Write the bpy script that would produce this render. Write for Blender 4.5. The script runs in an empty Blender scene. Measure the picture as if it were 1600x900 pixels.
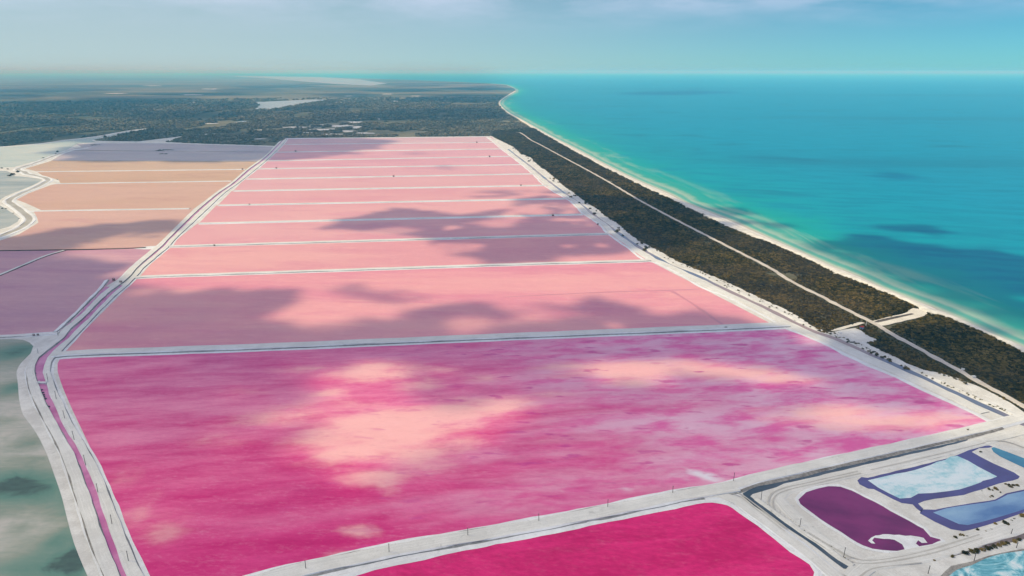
import bpy, bmesh, math, random
import numpy as np
from mathutils import Vector, geometry as mgeo

# ------------------------------------------------------------------ camera, sky, sun, exposure
SC = bpy.context.scene
CAM_H = 120.0                      # drone height in metres
FPX = 24.0 / 36.0 * 1600.0         # focal length in photo pixels
PITCH = math.atan((450 - 112) / FPX)
cam_data = bpy.data.cameras.new('camera')
cam_data.lens = 24.0; cam_data.sensor_width = 36.0
cam_data.clip_start = 1.0; cam_data.clip_end = 200000.0
cam = bpy.data.objects.new('camera', cam_data)
SC.collection.objects.link(cam)
cam.location = (0, 0, CAM_H)
cam.rotation_euler = (math.pi / 2 - PITCH, 0, 0)
SC.camera = cam

SUN_EL, SUN_AZ = math.radians(50), math.radians(-78)   # azimuth clockwise from +Y
TOSUN = Vector((math.sin(SUN_AZ) * math.cos(SUN_EL), math.cos(SUN_AZ) * math.cos(SUN_EL), math.sin(SUN_EL)))

world = bpy.data.worlds.new('World'); SC.world = world
world.use_nodes = True
wt = world.node_tree; wt.nodes.clear()
def wn(t): return wt.nodes.new(t)
wo = wn('ShaderNodeOutputWorld'); wb = wn('ShaderNodeBackground')
sky = wn('ShaderNodeTexSky'); sky.sky_type = 'NISHITA'; sky.sun_disc = False
sky.sun_elevation = SUN_EL; sky.sun_rotation = SUN_AZ
sky.altitude = 100; sky.air_density = 0.5; sky.dust_density = 0.3; sky.ozone_density = 4.0
tint = wn('ShaderNodeMix'); tint.data_type = 'RGBA'; tint.blend_type = 'MULTIPLY'
tint.inputs['Factor'].default_value = 1.0
tint.inputs['B'].default_value = (0.38, 0.90, 0.86, 1)
wt.links.new(sky.outputs['Color'], tint.inputs['A'])
# broken cloud over the whole sky: noise on a flat deck, thinning into the haze near the horizon
tc = wn('ShaderNodeTexCoord'); sep = wn('ShaderNodeSeparateXYZ'); wt.links.new(tc.outputs['Generated'], sep.inputs[0])
mx = wn('ShaderNodeMath'); mx.operation = 'ADD'; mx.inputs[1].default_value = 0.13; wt.links.new(sep.outputs['Z'], mx.inputs[0])
vd = wn('ShaderNodeVectorMath'); vd.operation = 'DIVIDE'
cx = wn('ShaderNodeCombineXYZ')
for k in 'XYZ': wt.links.new(mx.outputs[0], cx.inputs[k])
wt.links.new(tc.outputs['Generated'], vd.inputs[0]); wt.links.new(cx.outputs[0], vd.inputs[1])
mp = wn('ShaderNodeMapping'); mp.inputs['Location'].default_value = (3.1, 7.7, 0); mp.inputs['Scale'].default_value = (1.5, 1.5, 0)
wt.links.new(vd.outputs[0], mp.inputs['Vector'])
nz = wn('ShaderNodeTexNoise'); nz.inputs['Scale'].default_value = 1.0; nz.inputs['Detail'].default_value = 7; nz.inputs['Roughness'].default_value = 0.55
wt.links.new(mp.outputs[0], nz.inputs['Vector'])
cr = wn('ShaderNodeValToRGB'); cr.color_ramp.elements[0].position = 0.36; cr.color_ramp.elements[1].position = 0.64
wt.links.new(nz.outputs['Fac'], cr.inputs[0])
hz = wn('ShaderNodeMapRange'); hz.interpolation_type = 'SMOOTHSTEP'
hz.inputs['From Min'].default_value = 0.04; hz.inputs['From Max'].default_value = 0.16
wt.links.new(sep.outputs['Z'], hz.inputs['Value'])
ml = wn('ShaderNodeMath'); ml.operation = 'MULTIPLY'; wt.links.new(cr.outputs[0], ml.inputs[0]); wt.links.new(hz.outputs[0], ml.inputs[1])
cm = wn('ShaderNodeMix'); cm.data_type = 'RGBA'; cm.inputs['B'].default_value = (6.7, 6.9, 8.9, 1)
wt.links.new(ml.outputs[0], cm.inputs['Factor'])
# milky humid air: whiter towards the sun's side of the sky, densest low down
dt = wn('ShaderNodeVectorMath'); dt.operation = 'DOT_PRODUCT'; dt.inputs[1].default_value = (math.sin(SUN_AZ), math.cos(SUN_AZ), 0)
wt.links.new(tc.outputs['Generated'], dt.inputs[0])
vl = wn('ShaderNodeMapRange'); vl.interpolation_type = 'SMOOTHSTEP'; vl.inputs['From Min'].default_value = -0.55; vl.inputs['From Max'].default_value = 0.75; vl.inputs['To Max'].default_value = 0.85
wt.links.new(dt.outputs['Value'], vl.inputs['Value'])
vf = wn('ShaderNodeMapRange'); vf.interpolation_type = 'SMOOTHSTEP'; vf.inputs['From Min'].default_value = 0.35; vf.inputs['From Max'].default_value = 0.0
wt.links.new(sep.outputs['Z'], vf.inputs['Value'])
vm = wn('ShaderNodeMath'); vm.operation = 'MULTIPLY'; wt.links.new(vl.outputs[0], vm.inputs[0]); wt.links.new(vf.outputs[0], vm.inputs[1])
veil = wn('ShaderNodeMix'); veil.data_type = 'RGBA'; veil.inputs['B'].default_value = (4.1, 4.8, 5.0, 1)
wt.links.new(vm.outputs[0], veil.inputs['Factor']); wt.links.new(tint.outputs['Result'], veil.inputs['A']); wt.links.new(veil.outputs['Result'], cm.inputs['A'])
wt.links.new(cm.outputs['Result'], wb.inputs['Color'])
wb.inputs['Strength'].default_value = 0.12
wt.links.new(wb.outputs[0], wo.inputs['Surface'])

sun_data = bpy.data.lights.new('sun', 'SUN')
sun_data.energy = 3.0; sun_data.angle = math.radians(0.53); sun_data.color = (1.0, 0.89, 0.55)
sun = bpy.data.objects.new('sun', sun_data); SC.collection.objects.link(sun)
sun.rotation_euler = TOSUN.to_track_quat('Z', 'Y').to_euler()
sun.location = (0, 0, 500)

SC.view_settings.view_transform = 'Standard'; SC.view_settings.look = 'None'
SC.view_settings.exposure = 0.05; SC.view_settings.gamma = 1.0
SC.render.engine = 'CYCLES'
cy = SC.cycles
cy.use_denoising = True; cy.max_bounces = 6; cy.diffuse_bounces = 2; cy.glossy_bounces = 2
cy.transparent_max_bounces = 8; cy.volume_bounces = 1; cy.transmission_bounces = 2
cy.caustics_reflective = False; cy.caustics_refractive = False

COL = SC.collection
rng = random.Random(7)
NR = np.random.RandomState(11)

# ------------------------------------------------------------------ helpers
CP, SP = math.cos(PITCH), math.sin(PITCH)
def g(px, py, z=0.0):
    """survey: a point of the flat ground (metres) from its place in the 1600 x 900 photo"""
    dx = (px - 800) / FPX; dy = (450 - py) / FPX
    dz = -SP + dy * CP
    t = (CAM_H - z) / -dz
    return Vector((dx * t, (CP + dy * SP) * t, z))
def gnp(px, py):
    dx = (px - 800) / FPX; dy = (450 - py) / FPX
    t = CAM_H / (SP - dy * CP)
    return dx * t, (CP + dy * SP) * t

def smooth(pts, step):
    """Catmull-Rom through world points, resampled about every `step` metres (step may grow with distance)"""
    P = [Vector(p) for p in pts]
    P = [P[0] * 2 - P[1]] + P + [P[-1] * 2 - P[-2]]
    out = []
    for i in range(1, len(P) - 2):
        a, b, c, d = P[i - 1], P[i], P[i + 1], P[i + 2]
        L = (c - b).length
        st = step * max(1.0, b.length / 350.0)
        n = max(1, min(60, int(L / st)))
        # limit overshoot on very unequal spacing
        m1 = (c - a) * 0.5; m2 = (d - b) * 0.5
        if m1.length > 1.5 * L: m1 *= 1.5 * L / m1.length
        if m2.length > 1.5 * L: m2 *= 1.5 * L / m2.length
        for k in range(n):
            t = k / n
            h00 = 2*t**3 - 3*t*t + 1; h10 = t**3 - 2*t*t + t; h01 = -2*t**3 + 3*t*t; h11 = t**3 - t*t
            out.append(b * h00 + m1 * h10 + c * h01 + m2 * h11)
    out.append(P[-2].copy())
    return out

def link(name, me, kind=None, parent=None, mats=()):
    o = bpy.data.objects.new(name, me)
    COL.objects.link(o)
    for m in mats: me.materials.append(m)
    if kind: o['kind'] = kind
    if parent: o.parent = parent
    return o

def wob(v, seed, amp, scale):
    return amp * (math.sin(v / scale + seed) * 0.5 + math.sin(v / scale * 2.3 + seed * 1.7) * 0.3 + math.sin(v / scale * 5.1 + seed * 2.9) * 0.2)

def ribbon(name, ppx, profile, mats, step=4.0, wobble=0.35, wscale=6.0, kind='structure', world_pts=None, closed_end=True):
    """a strip swept along the ground: profile = [(offset m, z, material index of the face to its right)]"""
    pts = smooth(world_pts if world_pts else [g(*p) for p in ppx], step)
    n = len(pts); k = len(profile)
    V = []; UV = []; F = []; MI = []
    s = 0.0; sd = rng.uniform(0, 50)
    for i, p in enumerate(pts):
        a = pts[max(0, i - 1)]; b = pts[min(n - 1, i + 1)]
        t = (b - a); t.z = 0; t.normalize()
        nrm = Vector((t.y, -t.x, 0))
        if i: s += (p - pts[i - 1]).length
        for j, pr in enumerate(profile):
            w = wob(s, sd + j * 3.1, wobble, wscale) if (abs(pr[0]) > 0.01) else 0
            V.append((p.x + nrm.x * (pr[0] + w), p.y + nrm.y * (pr[0] + w), pr[1])); UV.append((pr[0], s))
    for i in range(n - 1):
        for j in range(k - 1):
            a = i * k + j
            F.append((a, a + 1, a + 1 + k, a + k)); MI.append(profile[j][2])
    me = bpy.data.meshes.new(name); me.from_pydata(V, [], F)
    uv = me.uv_layers.new(name='UVMap')
    lv = np.zeros(len(me.loops), dtype=np.int32); me.loops.foreach_get('vertex_index', lv)
    uv.data.foreach_set('uv', np.array(UV, dtype=np.float32)[lv].ravel())
    me.polygons.foreach_set('material_index', MI)
    o = link(name, me, kind, None, mats)
    fix_up(me)
    return o

def fix_up(me):
    bm = bmesh.new(); bm.from_mesh(me); bm.normal_update()
    for f in bm.faces:
        if f.normal.z < 0: f.normal_flip()
    bm.to_mesh(me); bm.free(); me.update()

def rows_strip(name, rows, prof, mats, step=5.0, wobble=0.3, kind='structure'):
    """strip between two traced edges: rows = [(left px point, right px point)]; prof = [(u 0..1, z, mat)]"""
    A = smooth([g(*r[0]) for r in rows], step); 
    # resample both edges with the same parameter
    def para(pts, n):
        P = smooth(pts, 2.0)
        d = [0.0]
        for i in range(1, len(P)): d.append(d[-1] + (P[i] - P[i - 1]).length)
        out = []; j = 0
        for k in range(n):
            t = d[-1] * k / (n - 1)
            while j < len(d) - 2 and d[j + 1] < t: j += 1
            f = (t - d[j]) / max(1e-6, d[j + 1] - d[j]); out.append(P[j].lerp(P[j + 1], min(1, max(0, f))))
        return out
    # piecewise so the rows stay matched
    L = []; R = []
    for i in range(len(rows) - 1):
        l0, l1, r0, r1 = g(*rows[i][0]), g(*rows[i + 1][0]), g(*rows[i][1]), g(*rows[i + 1][1])
        n = max(1, int(((l1 - l0).length) / (step * max(1, l0.length / 350))))
        L.append((l0, n)); R.append(r0)
    def cr(pts, counts):
        P = [pts[0] * 2 - pts[1]] + pts + [pts[-1] * 2 - pts[-2]]
        out = []
        for i in range(1, len(P) - 2):
            a, b, c, d = P[i - 1:i + 3]
            Ls = (c - b).length; m1 = (c - a) * .5; m2 = (d - b) * .5
            if m1.length > 1.3 * Ls: m1 *= 1.3 * Ls / m1.length
            if m2.length > 1.3 * Ls: m2 *= 1.3 * Ls / m2.length
            for k in range(counts[i - 1]):
                t = k / counts[i - 1]
                out.append(b * (2*t**3 - 3*t*t + 1) + m1 * (t**3 - 2*t*t + t) + c * (-2*t**3 + 3*t*t) + m2 * (t**3 - t*t))
        out.append(P[-2]); return out
    counts = [x[1] for x in L]
    LL = cr([g(*r[0]) for r in rows], counts); RR = cr([g(*r[1]) for r in rows], counts)
    V = []; UV = []; F = []; MI = []; k = len(prof); s = 0; sd = rng.uniform(0, 50)
    for i in range(len(LL)):
        if i: s += (LL[i] - LL[i - 1]).length
        w = (RR[i] - LL[i]); wl = w.length; w = w / max(wl, 1e-6)
        for j, pr in enumerate(prof):
            e = wob(s, sd + j * 2.3, wobble, 5.0)
            p = LL[i] + w * (wl * pr[0] + e)
            V.append((p.x, p.y, pr[1])); UV.append((pr[0] * wl - wl / 2, s))
    for i in range(len(LL) - 1):
        for j in range(k - 1):
            a = i * k + j; F.append((a, a + 1, a + 1 + k, a + k)); MI.append(prof[j][2])
    me = bpy.data.meshes.new(name); me.from_pydata(V, [], F)
    uv = me.uv_layers.new(name='UVMap')
    lv = np.zeros(len(me.loops), dtype=np.int32); me.loops.foreach_get('vertex_index', lv)
    uv.data.foreach_set('uv', np.array(UV, dtype=np.float32)[lv].ravel())
    me.polygons.foreach_set('material_index', MI)
    o = link(name, me, kind, None, mats); fix_up(me)
    return o

def inside(poly, X, Y):
    P = np.array([(p[0], p[1]) for p in poly]); r = np.zeros(X.shape, bool)
    n = len(P); j = n - 1
    for i in range(n):
        xi, yi = P[i]; xj, yj = P[j]
        c = ((yi > Y) != (yj > Y)) & (X < (xj - xi) * (Y - yi) / (yj - yi + 1e-12) + xi)
        r ^= c; j = i
    return r

def sheet(name, ppx, z, mat, kind='structure', smooth_step=None, cell=None, attrs=None, world_pts=None, ragged=0.0):
    """flat ground-plane patch from a traced outline; with `cell` it gets interior points that carry attributes"""
    W = world_pts if world_pts else [g(*p) for p in ppx]
    if smooth_step:
        W = smooth(list(W) + [W[0]], smooth_step)[:-1]
    if ragged:
        W = [Vector((p.x + rng.uniform(-ragged, ragged), p.y + rng.uniform(-ragged, ragged), 0)) for p in W]
    b = [Vector((p.x, p.y)) for p in W]
    n = len(b)
    pts = list(b)
    if cell:
        xs = [p.x for p in b]; ys = [p.y for p in b]
        X, Y = np.meshgrid(np.arange(min(xs) + cell / 2, max(xs), cell), np.arange(min(ys) + cell / 2, max(ys), cell))
        m = inside(b, X, Y)
        pts += [Vector((x, y)) for x, y in zip(X[m], Y[m])]
    r = mgeo.delaunay_2d_cdt(pts, [(i, (i + 1) % n) for i in range(n)], [], 1, 1e-4)
    V = [(v.x, v.y, z) for v in r[0]]
    me = bpy.data.meshes.new(name); me.from_pydata(V, [], [tuple(f) for f in r[2]])
    if attrs:
        vx = np.array([v[0] for v in V]); vy = np.array([v[1] for v in V])
        for an, fn in attrs.items():
            at = me.attributes.new(an, 'FLOAT', 'POINT')
            at.data.foreach_set('value', np.asarray(fn(vx, vy), dtype=np.float32))
    o = link(name, me, kind, None, [mat]); fix_up(me)
    return o

# value noise (for the clouds and the pigment fields)
def vnoise(x, y, seed):
    def h(i, j):
        v = np.sin(i * 127.1 + j * 311.7 + seed * 74.7) * 43758.5453
        return v - np.floor(v)
    i = np.floor(x); j = np.floor(y); u = x - i; v = y - j
    u = u * u * (3 - 2 * u); v = v * v * (3 - 2 * v)
    return (h(i, j) * (1 - u) + h(i + 1, j) * u) * (1 - v) + (h(i, j + 1) * (1 - u) + h(i + 1, j + 1) * u) * v
def fbm(x, y, seed, octs=4):
    s = 0; a = 0.5
    for k in range(octs):
        s = s + a * vnoise(x * 2**k, y * 2**k, seed + k * 3.3); a *= 0.5
    return s

def blob(cx_, cy_, rx, ry, ang=0.0, soft=1.0):
    """soft ellipse in metres placed by photo pixel, radii in metres"""
    c = g(cx_, cy_)
    ca, sa = math.cos(ang), math.sin(ang)
    def f(x, y):
        u = (x - c.x) * ca + (y - c.y) * sa; v = -(x - c.x) * sa + (y - c.y) * ca
        return np.clip(np.exp(-((u / rx) ** 2 + (v / ry) ** 2) * soft), 0, 1)
    return f

# ------------------------------------------------------------------ materials
class MB:
    def __init__(self, name):
        self.m = bpy.data.materials.new(name); self.m.use_nodes = True
        self.t = self.m.node_tree; self.t.nodes.clear()
        self.out = self.n('ShaderNodeOutputMaterial')
    def n(self, t, **kw):
        x = self.t.nodes.new(t)
        for k, v in kw.items(): setattr(x, k, v)
        return x
    def l(self, a, b): self.t.links.new(a, b)
    def pos(self, scale=(1, 1, 1), rot=0.0):
        ge = self.n('ShaderNodeNewGeometry'); mp = self.n('ShaderNodeMapping')
        mp.inputs['Scale'].default_value = scale; mp.inputs['Rotation'].default_value = (0, 0, rot)
        # rotate first, then scale: two mappings
        mr = self.n('ShaderNodeMapping'); mr.inputs['Rotation'].default_value = (0, 0, rot); mp.inputs['Rotation'].default_value = (0, 0, 0)
        self.l(ge.outputs['Position'], mr.inputs['Vector']); self.l(mr.outputs[0], mp.inputs['Vector'])
        return mp.outputs[0]
    def noise(self, vec, scale, detail=4, rough=0.5, dist=0.0):
        x = self.n('ShaderNodeTexNoise'); x.inputs['Scale'].default_value = scale; x.inputs['Detail'].default_value = detail
        x.inputs['Roughness'].default_value = rough; x.inputs['Distortion'].default_value = dist
        if vec is not None: self.l(vec, x.inputs['Vector'])
        return x.outputs['Fac']
    def ramp(self, fac, stops, interp='LINEAR'):
        x = self.n('ShaderNodeValToRGB'); r = x.color_ramp; r.interpolation = interp
        while len(r.elements) > 1: r.elements.remove(r.elements[-1])
        r.elements[0].position = stops[0][0]; r.elements[0].color = (*stops[0][1], 1)
        for p, c in stops[1:]:
            e = r.elements.new(p); e.color = (*c, 1)
        self.l(fac, x.inputs[0]); return x.outputs[0]
    def mr(self, v, a, b, c=0.0, d=1.0, sm=True):
        x = self.n('ShaderNodeMapRange'); x.interpolation_type = 'SMOOTHSTEP' if sm else 'LINEAR'
        x.inputs['From Min'].default_value = a; x.inputs['From Max'].default_value = b
        x.inputs['To Min'].default_value = c; x.inputs['To Max'].default_value = d
        self.l(v, x.inputs['Value']); return x.outputs[0]
    def math(self, op, a, b=None):
        x = self.n('ShaderNodeMath', operation=op)
        for i, v in enumerate((a, b)):
            if v is None: continue
            if isinstance(v, (int, float)): x.inputs[i].default_value = v
            else: self.l(v, x.inputs[i])
        return x.outputs[0]
    def mix(self, fac, a, b, blend='MIX'):
        x = self.n('ShaderNodeMix', data_type='RGBA', blend_type=blend)
        for key, v in (('Factor', fac), ('A', a), ('B', b)):
            if isinstance(v, (int, float)): x.inputs[key].default_value = v
            elif isinstance(v, tuple): x.inputs[key].default_value = (*v, 1)
            else: self.l(v, x.inputs[key])
        return x.outputs['Result']
    def attr(self, name):
        x = self.n('ShaderNodeAttribute'); x.attribute_name = name; return x.outputs['Fac']
    def uv(self):
        x = self.n('ShaderNodeUVMap'); s = self.n('ShaderNodeSeparateXYZ'); self.l(x.outputs[0], s.inputs[0])
        return x.outputs[0], s.outputs['X'], s.outputs['Y']
    def bump(self, h, strength=0.3, dist=0.2):
        x = self.n('ShaderNodeBump'); x.inputs['Strength'].default_value = strength; x.inputs['Distance'].default_value = dist
        self.l(h, x.inputs['Height']); return x.outputs[0]
    def principled(self, col, rough=0.9, spec=0.2, ior=1.45, normal=None):
        x = self.n('ShaderNodeBsdfPrincipled')
        if isinstance(col, tuple): x.inputs['Base Color'].default_value = (*col, 1)
        else: self.l(col, x.inputs['Base Color'])
        if isinstance(rough, (int, float)): x.inputs['Roughness'].default_value = rough
        else: self.l(rough, x.inputs['Roughness'])
        x.inputs['Specular IOR Level'].default_value = spec; x.inputs['IOR'].default_value = ior
        if normal is not None: self.l(normal, x.inputs['Normal'])
        self.l(x.outputs[0], self.out.inputs['Surface']); return x

def ripple(b, col, amp=0.16):
    n = b.noise(b.pos((0.45, 1, 1), 0.15), 0.9, 3, 0.75); m = b.noise(b.pos((0.3, 1, 1), 0.1), 0.28, 4, 0.7)
    f = b.math('ADD', b.math('MULTIPLY', n, 0.55), b.math('MULTIPLY', m, 0.45))
    col = b.mix(b.mr(f, 0.48, 0.74, 0, amp * 1.3), col, (0.93, 0.66, 0.75))
    return b.mix(b.mr(f, 0.50, 0.34, 0, amp * 2.2), col, b.mix(1.0, col, (0.72, 0.55, 0.70), 'MULTIPLY'))
def water(b, col, sheen=0.04, rough=0.2, normal=None):
    df = b.n('ShaderNodeBsdfDiffuse'); gl = b.n('ShaderNodeBsdfGlossy'); gl.inputs['Roughness'].default_value = rough
    if isinstance(col, tuple): df.inputs[0].default_value = (*col, 1)
    else: b.l(col, df.inputs[0])
    if normal is not None: b.l(normal, gl.inputs['Normal'])
    mx_ = b.n('ShaderNodeMixShader')
    lw = b.n('ShaderNodeFresnel'); lw.inputs['IOR'].default_value = 1.12
    b.l(b.mr(lw.outputs[0], 0.0, 1.0, sheen, sheen * 5, False), mx_.inputs[0])
    b.l(df.outputs[0], mx_.inputs[1]); b.l(gl.outputs[0], mx_.inputs[2]); b.l(mx_.outputs[0], b.out.inputs['Surface'])
def water_bump(b, s=0.25, strength=0.08):
    v = b.pos((1, 1, 1), 0.4)
    return b.bump(b.noise(v, s, 5, 0.65), strength, 0.4)

def pond_mat(name, c1, c2, streak_rot=0.07, spec=0.12, scale=0.012, pale=None, rough=0.22):
    """brine: two pigment tones in wind-drawn streaks"""
    b = MB(name)
    v = b.pos((0.25, 1.0, 1), streak_rot)
    n1 = b.noise(v, scale, 5, 0.55, 0.4)
    v2 = b.pos((0.12, 1.0, 1), streak_rot)
    n2 = b.noise(v2, scale * 7, 4, 0.6)
    f = b.math('ADD', b.math('MULTIPLY', n1, 0.7), b.math('MULTIPLY', n2, 0.3))
    col = b.mix(b.mr(f, 0.36, 0.62), c1, c2)
    n4 = b.noise(b.pos((0.4, 1.0, 1), streak_rot), scale * 22, 4, 0.65, 0.5)
    col = b.mix(b.mr(n4, 0.52, 0.70, 0, 0.35), col, tuple(min(0.95, x * 1.12) for x in c2))
    n5 = b.noise(b.pos((0.3, 1.0, 1), streak_rot), scale * 3.1, 5, 0.6, 0.8)
    col = b.mix(b.mr(n5, 0.50, 0.66, 0, 0.45), col, (c1[0] * 0.93, c1[1] * 0.82, c1[2] * 0.93))
    if pale:
        col = b.mix(b.mr(b.noise(b.pos((0.3, 1, 1), streak_rot), scale * 2.3, 5, 0.6, .5), 0.55, 0.75, 0, 0.6), col, pale)
    water(b, ripple(b, col, 0.10), 0.03, rough, water_bump(b))
    return b.m

def salt_mat(name, base, dark, scale=0.25, uvtracks=False, halfw=3.0):
    b = MB(name)
    v = b.pos()
    n1 = b.noise(v, 0.05, 5, 0.6); n2 = b.noise(v, scale, 6, 0.65); n3 = b.noise(v, scale * 8, 3, 0.6)
    f = b.math('ADD', b.math('MULTIPLY', n1, 0.45), b.math('ADD', b.math('MULTIPLY', n2, 0.35), b.math('MULTIPLY', n3, 0.2)))
    col = b.mix(b.mr(f, 0.40, 0.62), dark, base)
    if uvtracks:
        uv, u, w = b.uv()
        # compacted wheel tracks a little greyer, running along the strip
        mp = b.n('ShaderNodeMapping'); mp.inputs['Scale'].default_value = (0.9, 0.012, 1); b.l(uv, mp.inputs[0])
        st = b.noise(mp.outputs[0], 1.0, 4, 0.6)
        col = b.mix(b.mr(st, 0.44, 0.60, 0, 0.4), col, tuple(x * 0.78 for x in base))
        st2 = b.noise(mp.outputs[0], 2.7, 4, 0.7)
        col = b.mix(b.mr(st2, 0.52, 0.66, 0, 0.6), col, tuple(min(0.9, x * 1.12) for x in base))
    pt = b.noise(v, 0.35, 5, 0.7, 1.0)
    col = b.mix(b.mr(pt, 0.58, 0.74, 0, 0.5), col, tuple(x * 0.62 for x in dark))
    b.principled(col, 0.95, 0.05, 1.45, b.bump(f, 0.5, 0.4))
    return b.m

M = {}
M['salt_white'] = salt_mat('salt_white', (0.86, 0.86, 0.86), (0.70, 0.69, 0.69), 0.5)
M['road'] = salt_mat('marl_road', (0.79, 0.765, 0.72), (0.65, 0.625, 0.58), 0.3, True)
M['salt_ground'] = salt_mat('salt_ground', (0.78, 0.755, 0.71), (0.62, 0.59, 0.545), 0.2)
M['bank'] = salt_mat('damp_bank', (0.42, 0.39, 0.35), (0.17, 0.15, 0.14), 0.8)
M['edge_line'] = salt_mat('dark_edge', (0.42, 0.41, 0.40), (0.20, 0.20, 0.20), 0.6)  # darker grey line along the edges of dikes and roads
M['dark_bank'] = salt_mat('dark_bank', (0.17, 0.14, 0.12), (0.05, 0.045, 0.045), 0.6)
M['sand'] = salt_mat('beach_sand', (0.78, 0.72, 0.62), (0.66, 0.60, 0.51), 0.15)
M['track'] = salt_mat('sand_track', (0.68, 0.61, 0.53), (0.52, 0.45, 0.38), 0.3, True)

def land_mat():
    b = MB('scrub_land')
    v = b.pos()
    n0 = b.noise(b.pos((0.35, 1, 1)), 0.0011, 5, 0.6)
    n1 = b.noise(v, 0.006, 5, 0.6); n2 = b.noise(v, 0.09, 5, 0.7)
    f = b.math('ADD', b.math('MULTIPLY', n1, 0.5), b.math('MULTIPLY', n2, 0.5))
    c = b.ramp(f, [(0.36, (0.05, 0.05, 0.03)), (0.48, (0.11, 0.10, 0.06)), (0.58, (0.19, 0.16, 0.10)), (0.7, (0.32, 0.26, 0.18))])
    c = b.mix(b.mr(n0, 0.40, 0.60), b.mix(0.5, c, (0.06, 0.07, 0.042)), b.mix(0.6, c, (0.29, 0.25, 0.17)))
    b.principled(c, 1.0, 0.05, 1.4, b.bump(n2, 0.8, 1.5))
    return b.m
M['land'] = land_mat()

# ------------------------------------------------------------------ the ground, the sea, the beach
me = bpy.data.meshes.new('ground')
me.from_pydata([(-60000, -3000, -0.4), (60000, -3000, -0.4), (60000, 60000, -0.4), (-60000, 60000, -0.4)], [], [(0, 1, 2, 3)])
link('ground', me, 'structure', None, [M['land']])

WATERLINE = [(1760, 625), (1680, 583), (1600, 541), (1550, 521), (1500, 497), (1462, 481), (1425, 467), (1375, 447), (1335, 428), (1300, 415),
             (1250, 392), (1200, 370), (1150, 347), (1075, 317), (1050, 304), (975, 271), (900, 232), (857, 210), (813, 185.5), (791, 172.7),
             (781, 160.5), (791, 151), (806, 142.2), (802, 137.5), (794, 134), (778, 131.3), (700, 127.3), (600, 123.6), (450, 119.3), (250, 116.0), (60, 114.6)]
BEACH_IN = [(1760, 640), (1680, 594), (1600, 550), (1537, 521), (1487, 497.5), (1448, 488), (1412, 470), (1350, 444), (1302, 425), (1255, 402),
            (1200, 379), (1142, 357), (1065, 320), (1012, 295.5), (940, 260), (875, 224), (849, 209.5), (810, 186), (789.5, 173.3),
            (779.5, 160.4), (789, 151.3), (804, 142.1)]

def seam():
    W = smooth([g(*p) for p in WATERLINE], 12.0)
    D = [-2, 0, 2, 4, 7, 10, 14, 18, 22, 27, 33, 40, 50, 65, 85, 115, 160, 230, 350, 600, 1100, 2200, 5000, 12000, 30000, 60000]
    V = []; F = []; dep = []
    for i, p in enumerate(W):
        a = W[max(0, i - 1)]; b_ = W[min(len(W) - 1, i + 1)]
        t = (b_ - a).normalized(); f = max(0.12, abs(t.y))
        for d in D:
            V.append((p.x + d / f, p.y, -0.12)); dep.append(d)
    k = len(D)
    for i in range(len(W) - 1):
        for j in range(k - 1):
            a = i * k + j; F.append((a, a + 1, a + 1 + k, a + k))
    # towards and behind the camera, and beyond the far shore, the sea goes on as plain open water
    me = bpy.data.meshes.new('sea'); me.from_pydata(V, [], F)
    at = me.attributes.new('offshore', 'FLOAT', 'POINT'); at.data.foreach_set('value', np.array(dep, np.float32))
    b = MB('sea_water')
    d = b.attr('offshore')
    v = b.pos((0.16, 1.0, 1), math.radians(-97))
    n = b.noise(v, 0.03, 5, 0.6, 0.6); n2 = b.noise(b.pos((1, 1, 1)), 0.02, 5, 0.6)
    nl = b.noise(b.pos((0.2, 1, 1)), 0.0015, 5, 0.6)
    d2 = b.math('ADD', d, b.math('MULTIPLY', b.math('SUBTRACT', n2, 0.5), b.math('MULTIPLY', b.math('MINIMUM', d, 70.0), 1.5)))
    ld = b.math('LOGARITHM', b.math('MAXIMUM', b.math('ADD', b.math('MULTIPLY', d2, 2.1), 3.0), 1.0), 10.0)     # log10(d+3)
    r = b.ramp(b.math('DIVIDE', ld, 4.5), [
        (0.10, (0.60, 0.60, 0.48)), (0.185, (0.40, 0.52, 0.40)), (0.235, (0.15, 0.42, 0.33)), (0.275, (0.10, 0.40, 0.32)), (0.305, (0.34, 0.50, 0.40)),
        (0.33, (0.26, 0.46, 0.36)), (0.365, (0.04, 0.37, 0.30)), (0.43, (0.006, 0.36, 0.32)), (0.50, (0.001, 0.32, 0.38)), (0.62, (0.001, 0.29, 0.43)), (1.0, (0.001, 0.28, 0.48))])
    # pale sand streaks over the shallows, darker weed further out
    r = b.mix(b.math('MULTIPLY', b.mr(n, 0.54, 0.66), b.mr(d, 80, 25, 0, 0.4)), r, (0.36, 0.52, 0.40))
    r = b.mix(b.math('MULTIPLY', b.mr(nl, 0.52, 0.68), b.mr(d, 60, 160, 0, 0.5)), r, (0.006, 0.12, 0.20))
    wd = b.noise(b.pos((0.45, 1, 1), 0.2), 0.011, 6, 0.6, 0.6)
    r = b.mix(b.math('MULTIPLY', b.mr(wd, 0.55, 0.68), b.mr(d, 45, 120, 0, 0.55)), r, (0.003, 0.13, 0.22))
    wv = b.noise(b.pos((0.5, 1, 1), 0.3), 0.30, 6, 0.7)
    fine = b.noise(b.pos((0.25, 1, 1), 0.25), 0.06, 6, 0.7)
    r = b.mix(b.math('MULTIPLY', b.mr(fine, 0.42, 0.62, 0.0, 0.6), b.mr(d, 20, 90)), r, (0.001, 0.21, 0.33))
    water(b, r, 0.035, 0.3, b.bump(wv, 0.25, 0.6))
    link('sea', me, 'structure', None, [b.m]); fix_up(me)
seam()

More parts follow.
